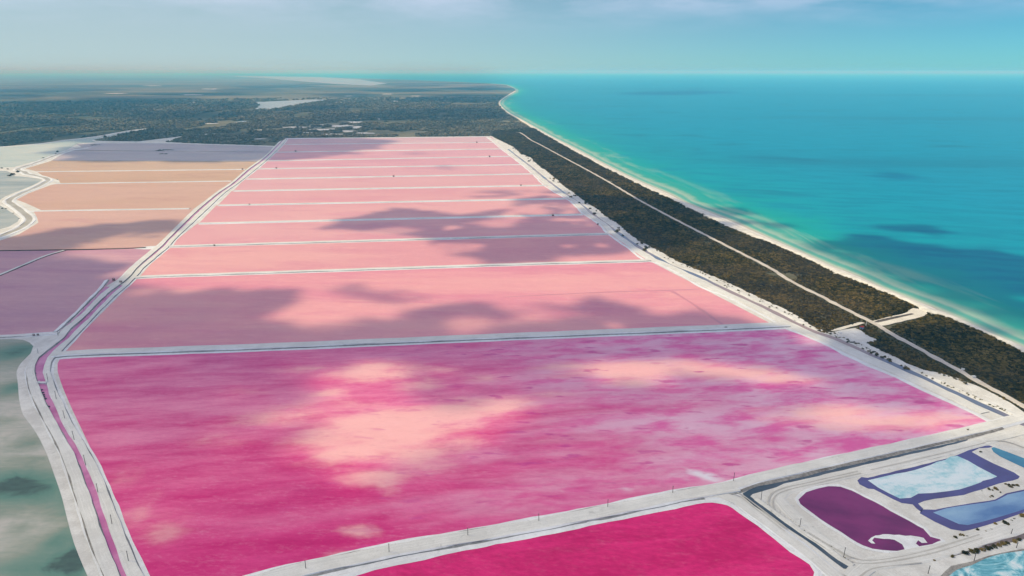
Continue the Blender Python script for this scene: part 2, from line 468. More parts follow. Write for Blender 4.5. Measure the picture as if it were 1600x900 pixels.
def beach():
    rows = []
    A = smooth([g(*p) for p in BEACH_IN], 8.0)
    Wl = smooth([g(*p) for p in WATERLINE], 4.0)
    wy = np.array([p.y for p in Wl]); wx = np.array([p.x for p in Wl])
    V = []; UV = []; F = []
    prof = [(-0.12, -0.3), (0.0, 0.55), (0.25, 1.1), (0.6, 0.7), (0.9, 0.1), (1.0, -0.1), (1.12, -0.3)]
    s = 0
    for i, p in enumerate(A):
        # nearest waterline point across the strip
        a = A[max(0, i - 1)]; b_ = A[min(len(A) - 1, i + 1)]; t = (b_ - a).normalized(); nrm = Vector((t.y, -t.x, 0))
        if nrm.x < 0: nrm = -nrm
        q = min(Wl, key=lambda w: abs((w - p).dot(t)) * 4 + (w - p).length)
        wd = max(3.0, (q - p).dot(nrm)) 
        if i: s += (p - A[i - 1]).length
        e = wob(s, 3.0, 0.9, 7.0)
        for u, z in prof:
            ee = e if u < 0.1 else 0
            c = p + nrm * (wd * u + ee); V.append((c.x, c.y, z)); UV.append((u, s))
    k = len(prof)
    for i in range(len(A) - 1):
        for j in range(k - 1):
            a = i * k + j; F.append((a, a + 1, a + 1 + k, a + k))
    me = bpy.data.meshes.new('beach'); me.from_pydata(V, [], F)
    uv = me.uv_layers.new(name='UVMap'); lv = np.zeros(len(me.loops), dtype=np.int32); me.loops.foreach_get('vertex_index', lv)
    uv.data.foreach_set('uv', np.array(UV, dtype=np.float32)[lv].ravel())
    b = MB('beach_sand_shore'); _, u, w = b.uv(); v = b.pos()
    n = b.noise(v, 0.25, 5, 0.6); n3 = b.noise(v, 0.03, 4, 0.6)
    col = b.mix(b.mr(n, 0.35, 0.65), (0.68, 0.63, 0.55), (0.82, 0.77, 0.68))
    uu = b.math('ADD', u, b.math('MULTIPLY', b.math('SUBTRACT', n3, 0.5), 0.25))
    col = b.mix(b.mr(uu, 0.72, 0.95), col, (0.50, 0.45, 0.36))
    col = b.mix(b.math('MULTIPLY', b.mr(uu, 0.40, 0.46), b.mr(uu, 0.52, 0.46, 0, 0.35)), col, (0.38, 0.32, 0.26))
    b.principled(col, 0.9, 0.15, 1.4, b.bump(n, 0.4, 0.3))
    link('beach', me, 'structure', None, [b.m]); fix_up(me)
beach()

SCRUB_IN = [(769, 213), (783, 220), (804, 230), (814, 240), (830, 246), (839, 256), (856, 268), (873, 282), (880, 289), (899, 303), (916, 315), (936, 328),
            (948, 338), (965, 348), (980, 362), (1000, 377), (1025, 389), (1060, 408.5), (1096, 423.5), (1129, 437), (1157, 450.5), (1195, 468.5), (1225, 482),
            (1240, 489.5), (1264, 505), (1278, 517), (1292, 521), (1318, 515), (1336, 512.5), (1345, 516), (1359, 526), (1371, 530), (1365, 535), (1354, 534), (1360, 540), (1375, 546), (1400, 557.5),
            (1416, 567.5), (1445, 578), (1470, 583), (1500, 592), (1510, 597), (1525, 602), (1540, 609), (1560, 619), (1580, 630), (1600, 644), (1700, 700), (1900, 800)]
SALT = [(-500, 1010), (2100, 1010)] + SCRUB_IN[::-1] + [(766, 212.6), (600, 214.5), (446, 215.6), (430, 228), (390, 226.5), (317, 224.5), (260, 222), (290, 213.5), (360, 208.8),
        (330, 208.5), (287, 212.5), (215, 221), (150, 219.8), (146, 218), (175, 213), (225, 204), (240, 199.5), (205, 203), (160, 211), (125, 216), (100, 218.5), (70, 223), (30, 227), (0, 229), (-120, 234), (-500, 260)]
sheet('salt_flat', SALT, 0.0, M['salt_ground'])

# ------------------------------------------------------------------ brine ponds
pk = dict(
 p_top=((0.70, 0.42, 0.44), (0.74, 0.45, 0.47)),
 p_far=((0.74, 0.36, 0.40), (0.80, 0.43, 0.45)),
 p_mid=((0.80, 0.36, 0.37), (0.86, 0.44, 0.43)),
)
# left and right ends of every cross dike of the main column, far to near
DIKES = [((446, 216.5), (764, 213.6)), ((439, 226), (774, 222.6)), ((431, 238), (786, 232.8)), ((418, 251.5), (798, 244.4)), ((404, 264), (812, 257.4)),
         ((386, 280), (834, 271.8)), ((366, 298.6), (856, 289.8)), ((342, 321), (885, 310.5)), ((312, 349.5), (910, 335.2)), ((264, 385.4), (950, 365.4)),
         ((219, 433.6), (1010, 407.4)), ((96, 554), (1214, 511.5))]
PCOL = [((0.620, 0.401, 0.426), (0.675, 0.439, 0.465)), ((0.693, 0.363, 0.406), (0.729, 0.421, 0.444)), ((0.675, 0.342, 0.397), (0.721, 0.382, 0.426)), ((0.675, 0.334, 0.387), (0.721, 0.382, 0.426)),
        ((0.684, 0.353, 0.397), (0.729, 0.401, 0.426)), ((0.702, 0.363, 0.387), (0.729, 0.401, 0.417)), ((0.721, 0.353, 0.377), (0.757, 0.401, 0.406)), ((0.711, 0.342, 0.372), (0.766, 0.401, 0.406)),
        ((0.702, 0.316, 0.368), (0.766, 0.401, 0.406)), ((0.729, 0.324, 0.358), (0.793, 0.410, 0.397)), ((0.729, 0.267, 0.348), (0.802, 0.382, 0.387))]
for i in range(11):
    (l0, r0), (l1, r1) = DIKES[i], DIKES[i + 1]
    m = pond_mat('brine_%02d' % i, PCOL[i][0], PCOL[i][1], 0.05, 0.12)
    sheet('brine_pond', [(l0[0] - 4, l0[1]), (r0[0] + 4, r0[1]), (r1[0] + 2, r1[1]), (l1[0] - 2, l1[1])], 0.03 + 0.0 * i, m)

# the big magenta pond with sunlit patches painted into its brine
BIG = [(96, 556), (400, 546), (800, 529), (1130, 515), (1200, 513), (1222, 513.5), (1238, 517), (1256, 524), (1280, 534), (1300, 543.5), (1320, 554), (1340, 563), (1358, 572),
       (1400, 590), (1440, 608.5), (1465, 619), (1496, 634), (1525, 648), (1546, 659), (1472, 678), (1353, 703), (1269, 722), (1200, 737.5), (1145, 752), (1119, 757), (1087, 764), (1000, 780),
       (800, 822), (608, 864), (478, 890), (430, 901), (240, 940), (230, 900), (190, 810), (160, 740), (132, 680), (113, 640), (98, 605), (90, 580), (90, 568)]
def lilac(x, y):      # milky brine over the shallow north-eastern side
    p0 = g(330, 610); p1 = g(1280, 590)
    d = np.array([p1.x - p0.x, p1.y - p0.y]); L = np.hypot(*d); d /= L
    t = ((x - p0.x) * d[0] + (y - p0.y) * d[1]) / L
    return np.clip(t, 0, 1)
def sunlit_patch(x, y):      # sunlit patches at the cloud gaps, painted into the brine as pale salt
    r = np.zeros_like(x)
    for f, w in SUNLIT_PATCHES: r = np.maximum(r, w * f(x, y))
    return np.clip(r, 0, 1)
SUNLIT_PATCHES = [(blob(600, 668, 30, 17, 0.2), 0.95), (blob(560, 700, 22, 10, 0.1), 0.8), (blob(640, 715, 17, 9), 0.8), (blob(700, 645, 30, 10, 0.25), 0.85), (blob(775, 635, 16, 6, 0.3), 0.9), (blob(590, 580, 20, 12, 0.1), 0.75),
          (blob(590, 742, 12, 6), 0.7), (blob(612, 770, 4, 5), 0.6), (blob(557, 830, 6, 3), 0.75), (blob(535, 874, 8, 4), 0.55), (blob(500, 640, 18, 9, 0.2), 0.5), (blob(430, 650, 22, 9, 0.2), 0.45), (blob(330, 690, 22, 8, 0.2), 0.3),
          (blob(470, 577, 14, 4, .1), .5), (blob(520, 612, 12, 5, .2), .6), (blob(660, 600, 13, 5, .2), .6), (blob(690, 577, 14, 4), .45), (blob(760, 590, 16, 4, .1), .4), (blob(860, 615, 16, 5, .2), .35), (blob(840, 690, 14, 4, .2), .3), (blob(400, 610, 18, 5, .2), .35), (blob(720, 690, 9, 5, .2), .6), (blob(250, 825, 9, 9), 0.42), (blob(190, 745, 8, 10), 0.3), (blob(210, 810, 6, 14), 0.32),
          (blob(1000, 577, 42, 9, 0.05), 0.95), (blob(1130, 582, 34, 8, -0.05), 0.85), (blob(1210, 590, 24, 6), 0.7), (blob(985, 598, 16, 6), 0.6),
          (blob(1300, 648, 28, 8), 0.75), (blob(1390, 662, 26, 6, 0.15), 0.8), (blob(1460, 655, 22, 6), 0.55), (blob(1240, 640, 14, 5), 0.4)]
def crust(x, y):
    r = np.zeros_like(x)
    for f, w in [(blob(1098, 741, 7, 2.2, -0.5), 1), (blob(1115, 748, 4, 2), 0.9), (blob(1078, 748, 5, 1.5, .2), 0.8), (blob(1060, 741, 7, 1.6, .2), 0.5), (blob(978, 766, 5, 1.6), 0.7), (blob(1075, 672, 9, 5, .6), 0.4), (blob(1045, 655, 12, 4, .4), 0.35),
                 (blob(1085, 707, 8, 3, .3), 0.35), (blob(1190, 684, 12, 5), 0.35), (blob(1225, 519, 12, 3), 0.5), (blob(1170, 524, 18, 5), 0.35)]:
        r = np.maximum(r, w * f(x, y))
    return r
def big_mat():
    b = MB('magenta_brine')
    rot = -0.12
    li = b.attr('lilac'); sh = b.attr('sunlit_patch'); ct = b.attr('crust')
    v = b.pos((0.22, 1, 1), rot); n1 = b.noise(v, 0.055, 5, 0.58, 0.25)
    n2 = b.noise(b.pos((0.12, 1, 1), rot), 0.30, 4, 0.6)
    n3 = b.noise(b.pos((0.36, 1, 1), rot), 0.13, 6, 0.62, 0.2)
    f = b.math('ADD', b.math('MULTIPLY', n1, 0.6), b.math('MULTIPLY', n2, 0.4))
    ge = b.n('ShaderNodeNewGeometry'); sx = b.n('ShaderNodeSeparateXYZ'); b.l(ge.outputs['Position'], sx.inputs[0])
    far = b.mr(b.math('ADD', sx.outputs['Y'], b.math('MULTIPLY', b.math('SUBTRACT', n1, 0.5), 160.0)), 135, 255)   # stronger brine at the southern end
    n6 = b.noise(b.pos((0.3, 1, 1), rot), 0.16, 5, 0.62, 0.25)
    f = b.math('ADD', b.math('MULTIPLY', f, 0.65), b.math('MULTIPLY', n6, 0.35))
    deep = b.mix(b.mr(f, 0.36, 0.64), b.mix(far, (0.62, 0.010, 0.165), (0.69, 0.08, 0.265)), b.mix(far, (0.77, 0.06, 0.255), (0.84, 0.25, 0.41)))
    milky = b.mix(b.mr(n3, 0.34, 0.62), (0.78, 0.13, 0.38), (0.82, 0.46, 0.60))
    col = b.mix(b.mr(b.math('ADD', li, b.math('MULTIPLY', b.math('SUBTRACT', n1, 0.5), 0.9)), 0.25, 0.95), deep, milky)
    n7 = b.noise(b.pos((0.42, 1, 1), rot), 0.10, 6, 0.62, 0.15)
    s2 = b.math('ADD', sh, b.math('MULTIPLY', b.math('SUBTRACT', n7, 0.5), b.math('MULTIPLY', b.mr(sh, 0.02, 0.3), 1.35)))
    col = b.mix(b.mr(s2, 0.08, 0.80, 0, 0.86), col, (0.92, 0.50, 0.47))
    c2 = b.math('ADD', ct, b.math('MULTIPLY', b.math('SUBTRACT', n3, 0.5), b.math('MULTIPLY', ct, 1.0)))
    col = b.mix(b.mr(c2, 0.25, 0.8, 0, 0.9), col, (0.83, 0.78, 0.82))
    # spots of deep brine scattered over the milky side
    sp = b.noise(b.pos((0.33, 1, 1), 0.05), 0.22, 3, 0.5)
    col = b.mix(b.math('MULTIPLY', b.mr(sp, 0.60, 0.70, 0, 0.7), b.mr(li, 0.1, 0.5)), col, (0.60, 0.06, 0.28))
    water(b, ripple(b, col, 0.13), 0.03, 0.25, water_bump(b, 0.5, 0.06))
    return b.m
sheet('brine_pond', BIG, 0.03, big_mat(), smooth_step=6.0, cell=4.0, attrs={'lilac': lilac, 'sunlit_patch': sunlit_patch, 'crust': crust})

NEAR = [(430, 925), (528, 901), (622, 878), (800, 840), (939, 810), (1011, 794), (1040, 788.5), (1072, 785), (1111, 782), (1139, 786), (1161, 800), (1200, 829), (1215, 840), (1241, 860), (1270, 881), (1280, 895), (1276, 915), (1250, 985), (430, 985)]
def near_mat():
    b = MB('crimson_brine')
    n1 = b.noise(b.pos((0.35, 1, 1), -0.12), 0.09, 6, 0.65, 0.9); n2 = b.noise(b.pos((0.5, 1, 1), 0.2), 0.8, 5, 0.65)
    f = b.math('ADD', b.math('MULTIPLY', n1, 0.65), b.math('MULTIPLY', n2, 0.35))
    col = b.mix(b.mr(f, 0.36, 0.64), (0.56, 0.005, 0.125), (0.78, 0.022, 0.195))
    water(b, ripple(b, col, 0.06), 0.025, 0.25, water_bump(b, 0.5, 0.06)); return b.m
M['near'] = near_mat()
sheet('brine_pond', NEAR, 0.03, M['near'], smooth_step=3.0)

# western column: tan and mauve evaporation ponds
WCOL = [((0.442, 0.386, 0.423), (0.497, 0.432, 0.451)), ((0.460, 0.396, 0.423), (0.515, 0.442, 0.451)), ((0.534, 0.368, 0.254), (0.589, 0.405, 0.291)), ((0.543, 0.350, 0.235), (0.607, 0.386, 0.273)),
        ((0.589, 0.368, 0.273), (0.635, 0.396, 0.310)), ((0.607, 0.368, 0.310), (0.662, 0.414, 0.348)), ((0.534, 0.285, 0.357), (0.635, 0.359, 0.395))]
WD = [((110, 224), (430, 229.5)), ((100, 235), (420, 237.5)), ((75, 251), (402, 252.3)), ((48, 268.6), (384, 264.8)), ((80, 287.2), (362, 283)), ((40, 330), (302, 326)), ((-40, 393), (240, 387.5)), ((-120, 531), (96, 521))]
WPOLY = []
WPOLY.append([(118, 224.6), (200, 223.6), (260, 224), (317, 225.8), (390, 227.8), (428, 229.6), (420, 237.4), (100, 235), (128, 230)])
WPOLY.append([(112, 234.6), (421, 237.4), (403, 252.2), (80, 251), (92, 244)])
WPOLY.append([(82, 250.8), (403, 252), (385, 264.7), (60, 268.4), (40, 263.5)])
WPOLY.append([(57, 268.2), (385, 264.5), (363, 283), (95, 287), (92, 281), (68, 275)])
WPOLY.append([(90, 287.2), (363, 283), (303, 326), (66, 329), (42, 318), (26, 312), (45, 302), (80, 289)])
WPOLY.append([(52, 329.3), (303, 326), (241, 387.5), (-60, 393), (-60, 392), (0, 376), (30, 366), (60, 348), (58, 340)])
WPOLY.append([(-200, 394), (241, 387.3), (205, 418), (183, 437), (168, 446), (120, 490), (88, 520), (40, 523), (-200, 536)])
for i, pl in enumerate(WPOLY):
    m = pond_mat('west_brine_%d' % i, WCOL[i][0], WCOL[i][1], 0.02, 0.12, 0.014)
    sheet('brine_pond', pl, 0.03, m)

# pale shallow lagoons on the far left
def lagoon_mat(name, c1, c2, c3, sc, spec=0.3):
    b = MB(name); n1 = b.noise(b.pos((0.3, 1, 1), 0.1), sc, 6, 0.62, 0.6); n2 = b.noise(b.pos((0.5, 1, 1)), sc * 6, 5, 0.6)
    f = b.math('ADD', b.math('MULTIPLY', n1, 0.7), b.math('MULTIPLY', n2, 0.3))
    water(b, b.ramp(f, [(0.34, c1), (0.5, c2), (0.64, c3)]), 0.05, 0.25, water_bump(b)); return b.m
m = lagoon_mat('pale_lagoon', (0.36, 0.44, 0.43), (0.50, 0.54, 0.50), (0.60, 0.60, 0.54), 0.006)
sheet('lagoon', [(-400, 262), (-120, 236), (0, 230), (30, 228.3), (70, 224.3), (100, 219.8), (125, 217.2), (148, 214.5), (165, 212.3), (205, 204), (222, 203.6), (190, 210), (160, 214.5), (143, 219.5), (150, 222),
       (122, 224.5), (108, 232), (90, 239.5), (60, 250.5), (22, 261), (-10, 262.5), (-60, 263.6)], 0.03, m)
m = lagoon_mat('grey_lagoon', (0.25, 0.29, 0.30), (0.38, 0.41, 0.40), (0.52, 0.52, 0.48), 0.012)
sheet('lagoon', [(-300, 268), (-20, 266), (10, 267), (24, 275), (40, 276.5), (60, 279), (66, 281), (50, 290), (30, 298), (8, 307), (0, 312), (-40, 316), (-300, 320)], 0.03, m, smooth_step=6)
sheet('lagoon', [(-200, 322), (-10, 318), (2, 322), (16, 331), (30, 341), (28, 346), (14, 354), (-20, 364), (-200, 372)], 0.03, m, smooth_step=6)
sheet('salt_pan', [(262, 223.4), (318, 221.8), (358, 209.8), (330, 210.3), (290, 214.3)], 0.02, M['salt_ground'])

# the green lagoon in the near left corner, depth varying over its bed
GL = [(-300, 560), (-60, 534), (0, 530), (36, 531), (52, 541), (48, 552), (34, 566), (26, 580), (28, 600), (30, 625), (36, 648), (48, 664), (62, 686), (74, 712), (84, 740), (96, 775), (106, 815), (116, 850), (130, 885), (141, 910), (155, 960), (-300, 1000)]
def gdepth(x, y):
    r = np.full_like(x, 0.14)
    for f, w in [(blob(15, 552, 16, 14), 0.5), (blob(40, 548, 12, 9), 0.4), (blob(18, 610, 9, 6), 0.62), (blob(28, 600, 4, 4), 0.35), (blob(5, 655, 9, 4), 0.5), (blob(48, 692, 5, 5), 0.45), (blob(52, 718, 9, 1.6), 0.45),
                 (blob(50, 770, 22, 10), 0.62), (blob(10, 750, 20, 9), 0.5), (blob(100, 800, 6, 8), 0.3), (blob(30, 826, 3, 2), 0.55), (blob(103, 832, 4, 7), 0.6), (blob(115, 868, 4, 9), 0.65), (blob(126, 895, 4, 8), 0.65),
                 (blob(60, 885, 10, 6), 0.42), (blob(20, 890, 16, 5), 0.3), (blob(85, 850, 9, 4), 0.25)]:
        r = r + w * f(x, y)
    for f, w in [(blob(35, 650, 14, 6), 0.3), (blob(20, 640, 14, 5), 0.3), (blob(50, 822, 20, 4), 0.25), (blob(80, 700, 8, 8), 0.2)]:
        r = r - w * f(x, y)
    return np.clip(r, 0, 1)
def green_mat():
    b = MB('green_lagoon'); dp = b.attr('depth')
    n = b.noise(b.pos((0.5, 1, 1), 0.1), 0.12, 6, 0.65, 0.8); n2 = b.noise(b.pos((0.3, 1, 1)), 0.6, 4, 0.6)
    d = b.math('ADD', dp, b.math('MULTIPLY', b.math('SUBTRACT', n, 0.5), 0.55))
    c = b.ramp(d, [(0.05, (0.54, 0.50, 0.44)), (0.25, (0.40, 0.40, 0.33)), (0.48, (0.30, 0.33, 0.26)), (0.66, (0.21, 0.30, 0.235)), (0.88, (0.13, 0.25, 0.195)), (1.0, (0.07, 0.11, 0.095))])
    c = b.mix(b.mr(n2, 0.4, 0.65, 0, 0.2), c, (0.12, 0.24, 0.18))
    water(b, c, 0.05, 0.25, water_bump(b, 0.5, 0.06)); return b.m
sheet('lagoon', GL, 0.03, green_mat(), smooth_step=5, cell=2.5, attrs={'depth': gdepth})

# ------------------------------------------------------------------ dikes and roads
DM = [M['salt_white'], M['bank'], M['road'], M['edge_line']]
def dike(name, pts, w, h=0.7, fl=1.0, fr=1.0, dark_side=0, slope=1, **kw):
    """raised causeway: salt fringe, damp slope, driven crown, slope, fringe"""
    s = 0.7
    pr = [(-w / 2 - fl, 0.045, 0), (-w / 2, 0.12, 3 if dark_side in (1, 3) else slope), (-w / 2 + s * 0.5, h * 0.6, 0), (-w / 2 + s, h, 2), (w / 2 - s, h, 0), (w / 2 - s * 0.5, h * 0.6, 3 if dark_side in (2, 3) else slope), (w / 2, 0.12, 0), (w / 2 + fr, 0.045, 0)]
    return ribbon(name, pts, pr, DM, **kw)
def lerp2(a, b, t): return (a[0] + (b[0] - a[0]) * t, a[1] + (b[1] - a[1]) * t)
for i, (a, b_) in enumerate(DIKES):
    w = [6, 5, 6, 6, 6, 6, 6, 5.5, 5, 5, 4.5, 6.5][i]
    pts = [lerp2(a, b_, t) for t in (0, 0.25, 0.5, 0.75, 1)]
    if i == 11:
        pts = [(84, 556), (110, 553.6), (170, 551), (400, 543), (600, 534.5), (800, 526), (1000, 518), (1130, 512.6), (1180, 510.5), (1230, 508)]
    if i == 10:
        pts = [(212, 434), (230, 432.5), (320, 429.5), (500, 423.5), (800, 413.5), (1000, 407.8), (1016, 407)]
    dike('pond_dike', pts, w, 0.6 if i < 11 else 0.9, 1.0, 1.4 if i < 11 else 1.8, dark_side=0 if i < 9 else 2, slope=0, step=8.0)
for i, (a, b_) in enumerate(WD[1:6]):
    if i == 0:
        ribbon('pond_dike', [lerp2(a, b_, t) for t in (0.1, .4, .7, 1)], [(-1.2, 0.05, 0), (0, .3, 0), (1.2, .05, 0)], [M['bank']], step=8); continue
    if i == 1:
        ribbon('pond_dike', [lerp2(a, b_, t) for t in (0.05, .4, .7, 1)], [(-2.0, 0.05, 0), (0, .4, 1), (2.0, .05, 0)], [M['salt_white'], M['bank']], step=8); continue
    dike('pond_dike', [lerp2(a, b_, t) for t in (0.03, .3, .6, .98 if i == 4 else 1)], 4.2, 0.5, 0.8, 0.8, slope=0, step=8)
ribbon('pond_dike', [(-80, 394), (0, 392), (60, 391.3), (120, 390.5), (190, 388.6), (228, 387)], [(-1.0, .05, 0), (-.3, .45, 0), (.4, .45, 0), (1.0, .05, 0)], [M['dark_bank']], step=3, wobble=.35)
sheet('salt_bank', [(205, 388.2), (232, 384.8), (246, 384), (240, 389.5), (225, 389.8)], 0.06, M['salt_white'], smooth_step=3)
ribbon('pond_dike', [(100, 391.6), (70, 400.6), (40, 413), (10, 425.6), (-60, 454.6)], [(-1.7, .05, 0), (-1.2, .4, 1), (1.1, .4, 0), (1.6, .05, 0)], [M['dark_bank'], M['road']], step=3, wobble=.25)
dike('pond_dike', [(-150, 534), (-40, 528.5), (20, 525.5), (60, 523), (92, 520.5)], 3.0, 0.4, 1.2, 0.8, step=4)

# the dike that closes the big pond, with the posts along it; it meets the service road at a fork
dike('pond_dike', [(380, 916), (450, 897), (535, 878.5), (640, 856.5), (800, 828.5), (940, 801.5), (1010, 787), (1070, 775), (1120, 767), (1150, 762)], 6.0, 0.6, 0.8, 1.6, dark_side=2, step=3)
ribbon('service_road', [(1090, 771), (1150, 758), (1200, 744), (1300, 721.5), (1400, 699.8), (1480, 682), (1545, 666.5), (1600, 652)], [(-2.8, 0.03, 0), (-2.1, 0.5, 1), (2.1, 0.5, 0), (2.7, 0.05, 0)], [M['salt_white'], M['road']], step=4)
ribbon('service_road', [(1085, 774), (1125, 774), (1152, 783), (1180, 803), (1203, 820), (1247, 853.5), (1285, 884), (1310, 905), (1370, 960)], [(-2.3, 0.04, 0), (-1.8, 0.35, 1), (1.8, 0.35, 0), (2.3, 0.04, 0)], [M['salt_white'], M['road']], step=3)

# western road: two carriageways with a pink canal between
ROAD_A = [((181, 960), (213, 960)), ((160, 900), (189, 900)), ((154, 885), (182, 885)), ((138, 845), (166, 845)), ((124, 800), (150.5, 800)), ((108, 750), (133, 750)), ((94, 710), (117, 710)), ((79, 680), (100, 680)), ((66, 655), (86, 655)),
          ((58, 640), (78, 640)), ((47, 615), (66, 615)), ((43, 600), (61, 600)), ((40, 582), (55, 582)), ((42, 572), (55.5, 572)), ((52, 560), (62, 560)), ((63, 550), (74, 550)), ((74, 540), (87, 540)), ((86, 530), (99.5, 530)), ((98, 515), (112, 515)),
          ((118, 500), (129, 500)), ((134, 485), (144, 485)), ((158, 460), (169, 460)), ((176, 446), (188, 446)), ((192, 431), (206, 431)), ((204, 418), (214, 420)), ((224, 401), (233, 403)), ((245, 384), (253, 386)), ((260, 371), (266, 372)),
          ((280, 350), (287, 351)), ((307, 326), (312, 327)), ((336, 302), (341, 303)), ((360, 286), (364, 287)), ((384, 265.5), (388, 266)), ((403, 252), (407, 252.4)), ((418, 240), (421, 240.3)), ((429, 228.4), (432, 228.8)), ((440, 217.6), (443, 217.8))]
CANAL = [((213, 960), (226, 960)), ((188, 900), (199, 900)), ((182, 885), (193, 885)), ((166, 845), (176, 845)), ((150.5, 800), (161.5, 800)), ((133, 750), (143.5, 750)), ((117, 710), (126, 710)), ((100, 680), (108, 680)), ((86, 655), (94, 655)),
         ((78, 640), (88, 640)), ((66, 615), (77, 615)), ((61, 600), (72, 600)), ((56, 582), (67.5, 582)), ((56, 572), (69, 572)), ((63, 560), (74, 560)), ((75, 550), (83, 550)), ((87.5, 540), (94, 540)), ((100, 530), (106, 530)), ((113, 515), (121, 515)),
         ((130, 500), (136, 500)), ((145, 485), (151, 485)), ((170, 460), (175, 460)), ((189, 446), (192, 446))]
ROAD_B = [((224, 960), (256, 960)), ((198, 900), (226, 900)), ((192, 885), (219, 885)), ((176, 845), (201, 845)), ((161.5, 800), (183, 800)), ((143.5, 750), (163, 750)), ((126, 710), (143, 710)), ((108, 680), (125, 680)), ((94, 655), (111, 655)),
          ((88, 640), (104, 640)), ((77, 615), (92, 615)), ((72, 600), (86, 600)), ((67.5, 582), (80, 582)), ((69, 572), (81, 572)), ((74, 560), (85, 562)), ((83, 550), (97, 551)), ((94, 540), (106, 541)), ((106, 530), (116, 531)), ((121, 515), (131, 515)),
          ((137, 500), (145, 500)), ((152, 485), (159, 485)), ((176, 460), (185, 460)), ((193, 446), (201, 446)), ((207, 431), (216, 431)), ((216, 420), (225, 420)), ((236, 403), (246, 402)), ((255, 386.5), (266, 385)), ((268.5, 372), (277, 372)),
          ((290, 351), (301, 350)), ((315, 327), (327, 325.5)), ((344, 303), (353, 301)), ((367, 287), (374, 286)), ((391, 266), (401, 264.5)), ((410, 252.3), (416, 251.8)), ((424, 240), (429, 239.5)), ((434, 228.8), (440, 228.4)), ((444, 217.8), (449, 217.4))]
RM = [M['salt_white'], M['bank'], M['road'], M['edge_line']]
rows_strip('causeway_road', ROAD_A, [(-0.12, 0.04, 0), (0.0, 0.12, 1), (0.07, 0.65, 2), (0.93, 0.65, 3), (1.0, 0.06, 0)], RM, 4.0)
rows_strip('causeway_road', ROAD_B, [(0.0, 0.06, 0), (0.06, 0.6, 2), (0.90, 0.6, 3), (0.98, 0.10, 0), (1.28, 0.05, 0)], RM, 4.0)
cm_ = MB('canal_brine')
cn = cm_.noise(cm_.pos(), 0.08, 4, 0.6)
cm_.principled(cm_.mix(cm_.mr(cn, 0.35, 0.65), (0.50, 0.13, 0.33), (0.66, 0.26, 0.46)), 0.25, 0.25, 1.33, water_bump(cm_))
rows_strip('canal', CANAL, [(-0.1, 0.05, 0), (1.1, 0.05, 0)], [cm_.m], 4.0)
# outer salt berm and side canal higher up, west of the road
ribbon('berm', [(86, 519.5), (96, 512), (120, 489), (148, 461), (163, 445), (168, 438)], [(-1.6, 0.05, 0), (-0.6, 0.5, 1), (0.5, 0.5, 2), (1.0, 0.05, 0)], [M['salt_white'], M['salt_white'], M['edge_line']], step=3)
rows_strip('canal', [((92, 519), (104, 519)), ((108, 505), (117, 505)), ((124, 489), (132, 489)), ((150, 463), (157, 463)), ((165, 448), (172, 448))], [(0, 0.05, 0), (1, 0.05, 0)], [cm_.m], 4.0)
rows_strip('ditch', [((214, 421), (216, 421)), ((233, 403.5), (236, 403.5)), ((252.5, 386.5), (255, 386.5)), ((266, 372), (268.5, 372)), ((287, 351), (290, 351)), ((312, 327), (315, 327)), ((341, 303), (344, 303)), ((364, 287), (367, 287)), ((388, 266), (391, 266)), ((407, 252.3), (410, 252.3)), ((421, 240), (424, 240)), ((432, 228.8), (434, 228.8)), ((443, 217.8), (444, 217.8))],
           [(-0.1, 0.06, 0), (1.1, 0.06, 0)], [cm_.m], 5.0)

# winding feeder canal between the tan ponds and the pale lagoon
WIND = [(140, 231), (115, 234), (97, 239), (75, 247.5), (50, 257), (30, 263), (29, 266), (38, 268.8), (43, 272), (56, 274.4), (70, 278), (76, 281.5), (69, 286), (55, 293.5), (38, 300.5), (22, 308), (14, 315), (27, 324.5), (41, 336), (46, 343), (36, 353.5), (16, 363.5), (-10, 373), (-80, 392)]
b = MB('muddy_canal'); n = b.noise(b.pos(), 0.05, 5, 0.6); b.principled(b.mix(b.mr(n, .35, .65), (0.40, 0.34, 0.25), (0.50, 0.45, 0.36)), 0.3, 0.25, 1.33, water_bump(b))
ribbon('canal', WIND, [(-3.0, 0.05, 0), (3.0, 0.05, 0)], [b.m], step=3)
for s in (-1, 1):
    pr = [(s * 2.4, 0.04, 0), (s * 2.9, 0.45, 0), (s * 4.4, 0.45, 0), (s * 5.4, 0.04, 0)]
    ribbon('canal_bank', WIND, sorted(pr), [M['salt_white']], step=3, wobble=0.5)

# eastern road beside the scrub: its ditch, salt fringe and crown
DITCH = [(794, 233), (812, 247), (828, 259), (840, 269), (856, 282), (880, 300), (908, 320), (940, 345), (975, 370), (1000, 387), (1022, 400), (1048, 414.5), (1090, 431), (1127, 449), (1159, 464), (1195, 480.5), (1225, 495.5), (1250, 508), (1275, 519), (1306, 529.5),
         (1331, 540.5), (1359, 553.5), (1381, 562.5), (1406, 573.5), (1425, 582), (1445, 591), (1470, 603), (1500, 617), (1530, 631), (1555, 642), (1580, 653), (1600, 663), (1660, 690), (1800, 760)]
b = MB('ditch_water'); n = b.noise(b.pos(), 0.015, 3, 0.5)
b.principled(b.ramp(n, [(0.38, (0.13, 0.16, 0.24)), (0.5, (0.30, 0.22, 0.22)), (0.62, (0.36, 0.26, 0.24))]), 0.2, 0.4, 1.33, water_bump(b))
M['ditch'] = b.m
ribbon('ditch', DITCH, [(-1.5, 0.03, 0), (1.5, 0.03, 0)], [M['ditch']], step=4, wobble=0.5)
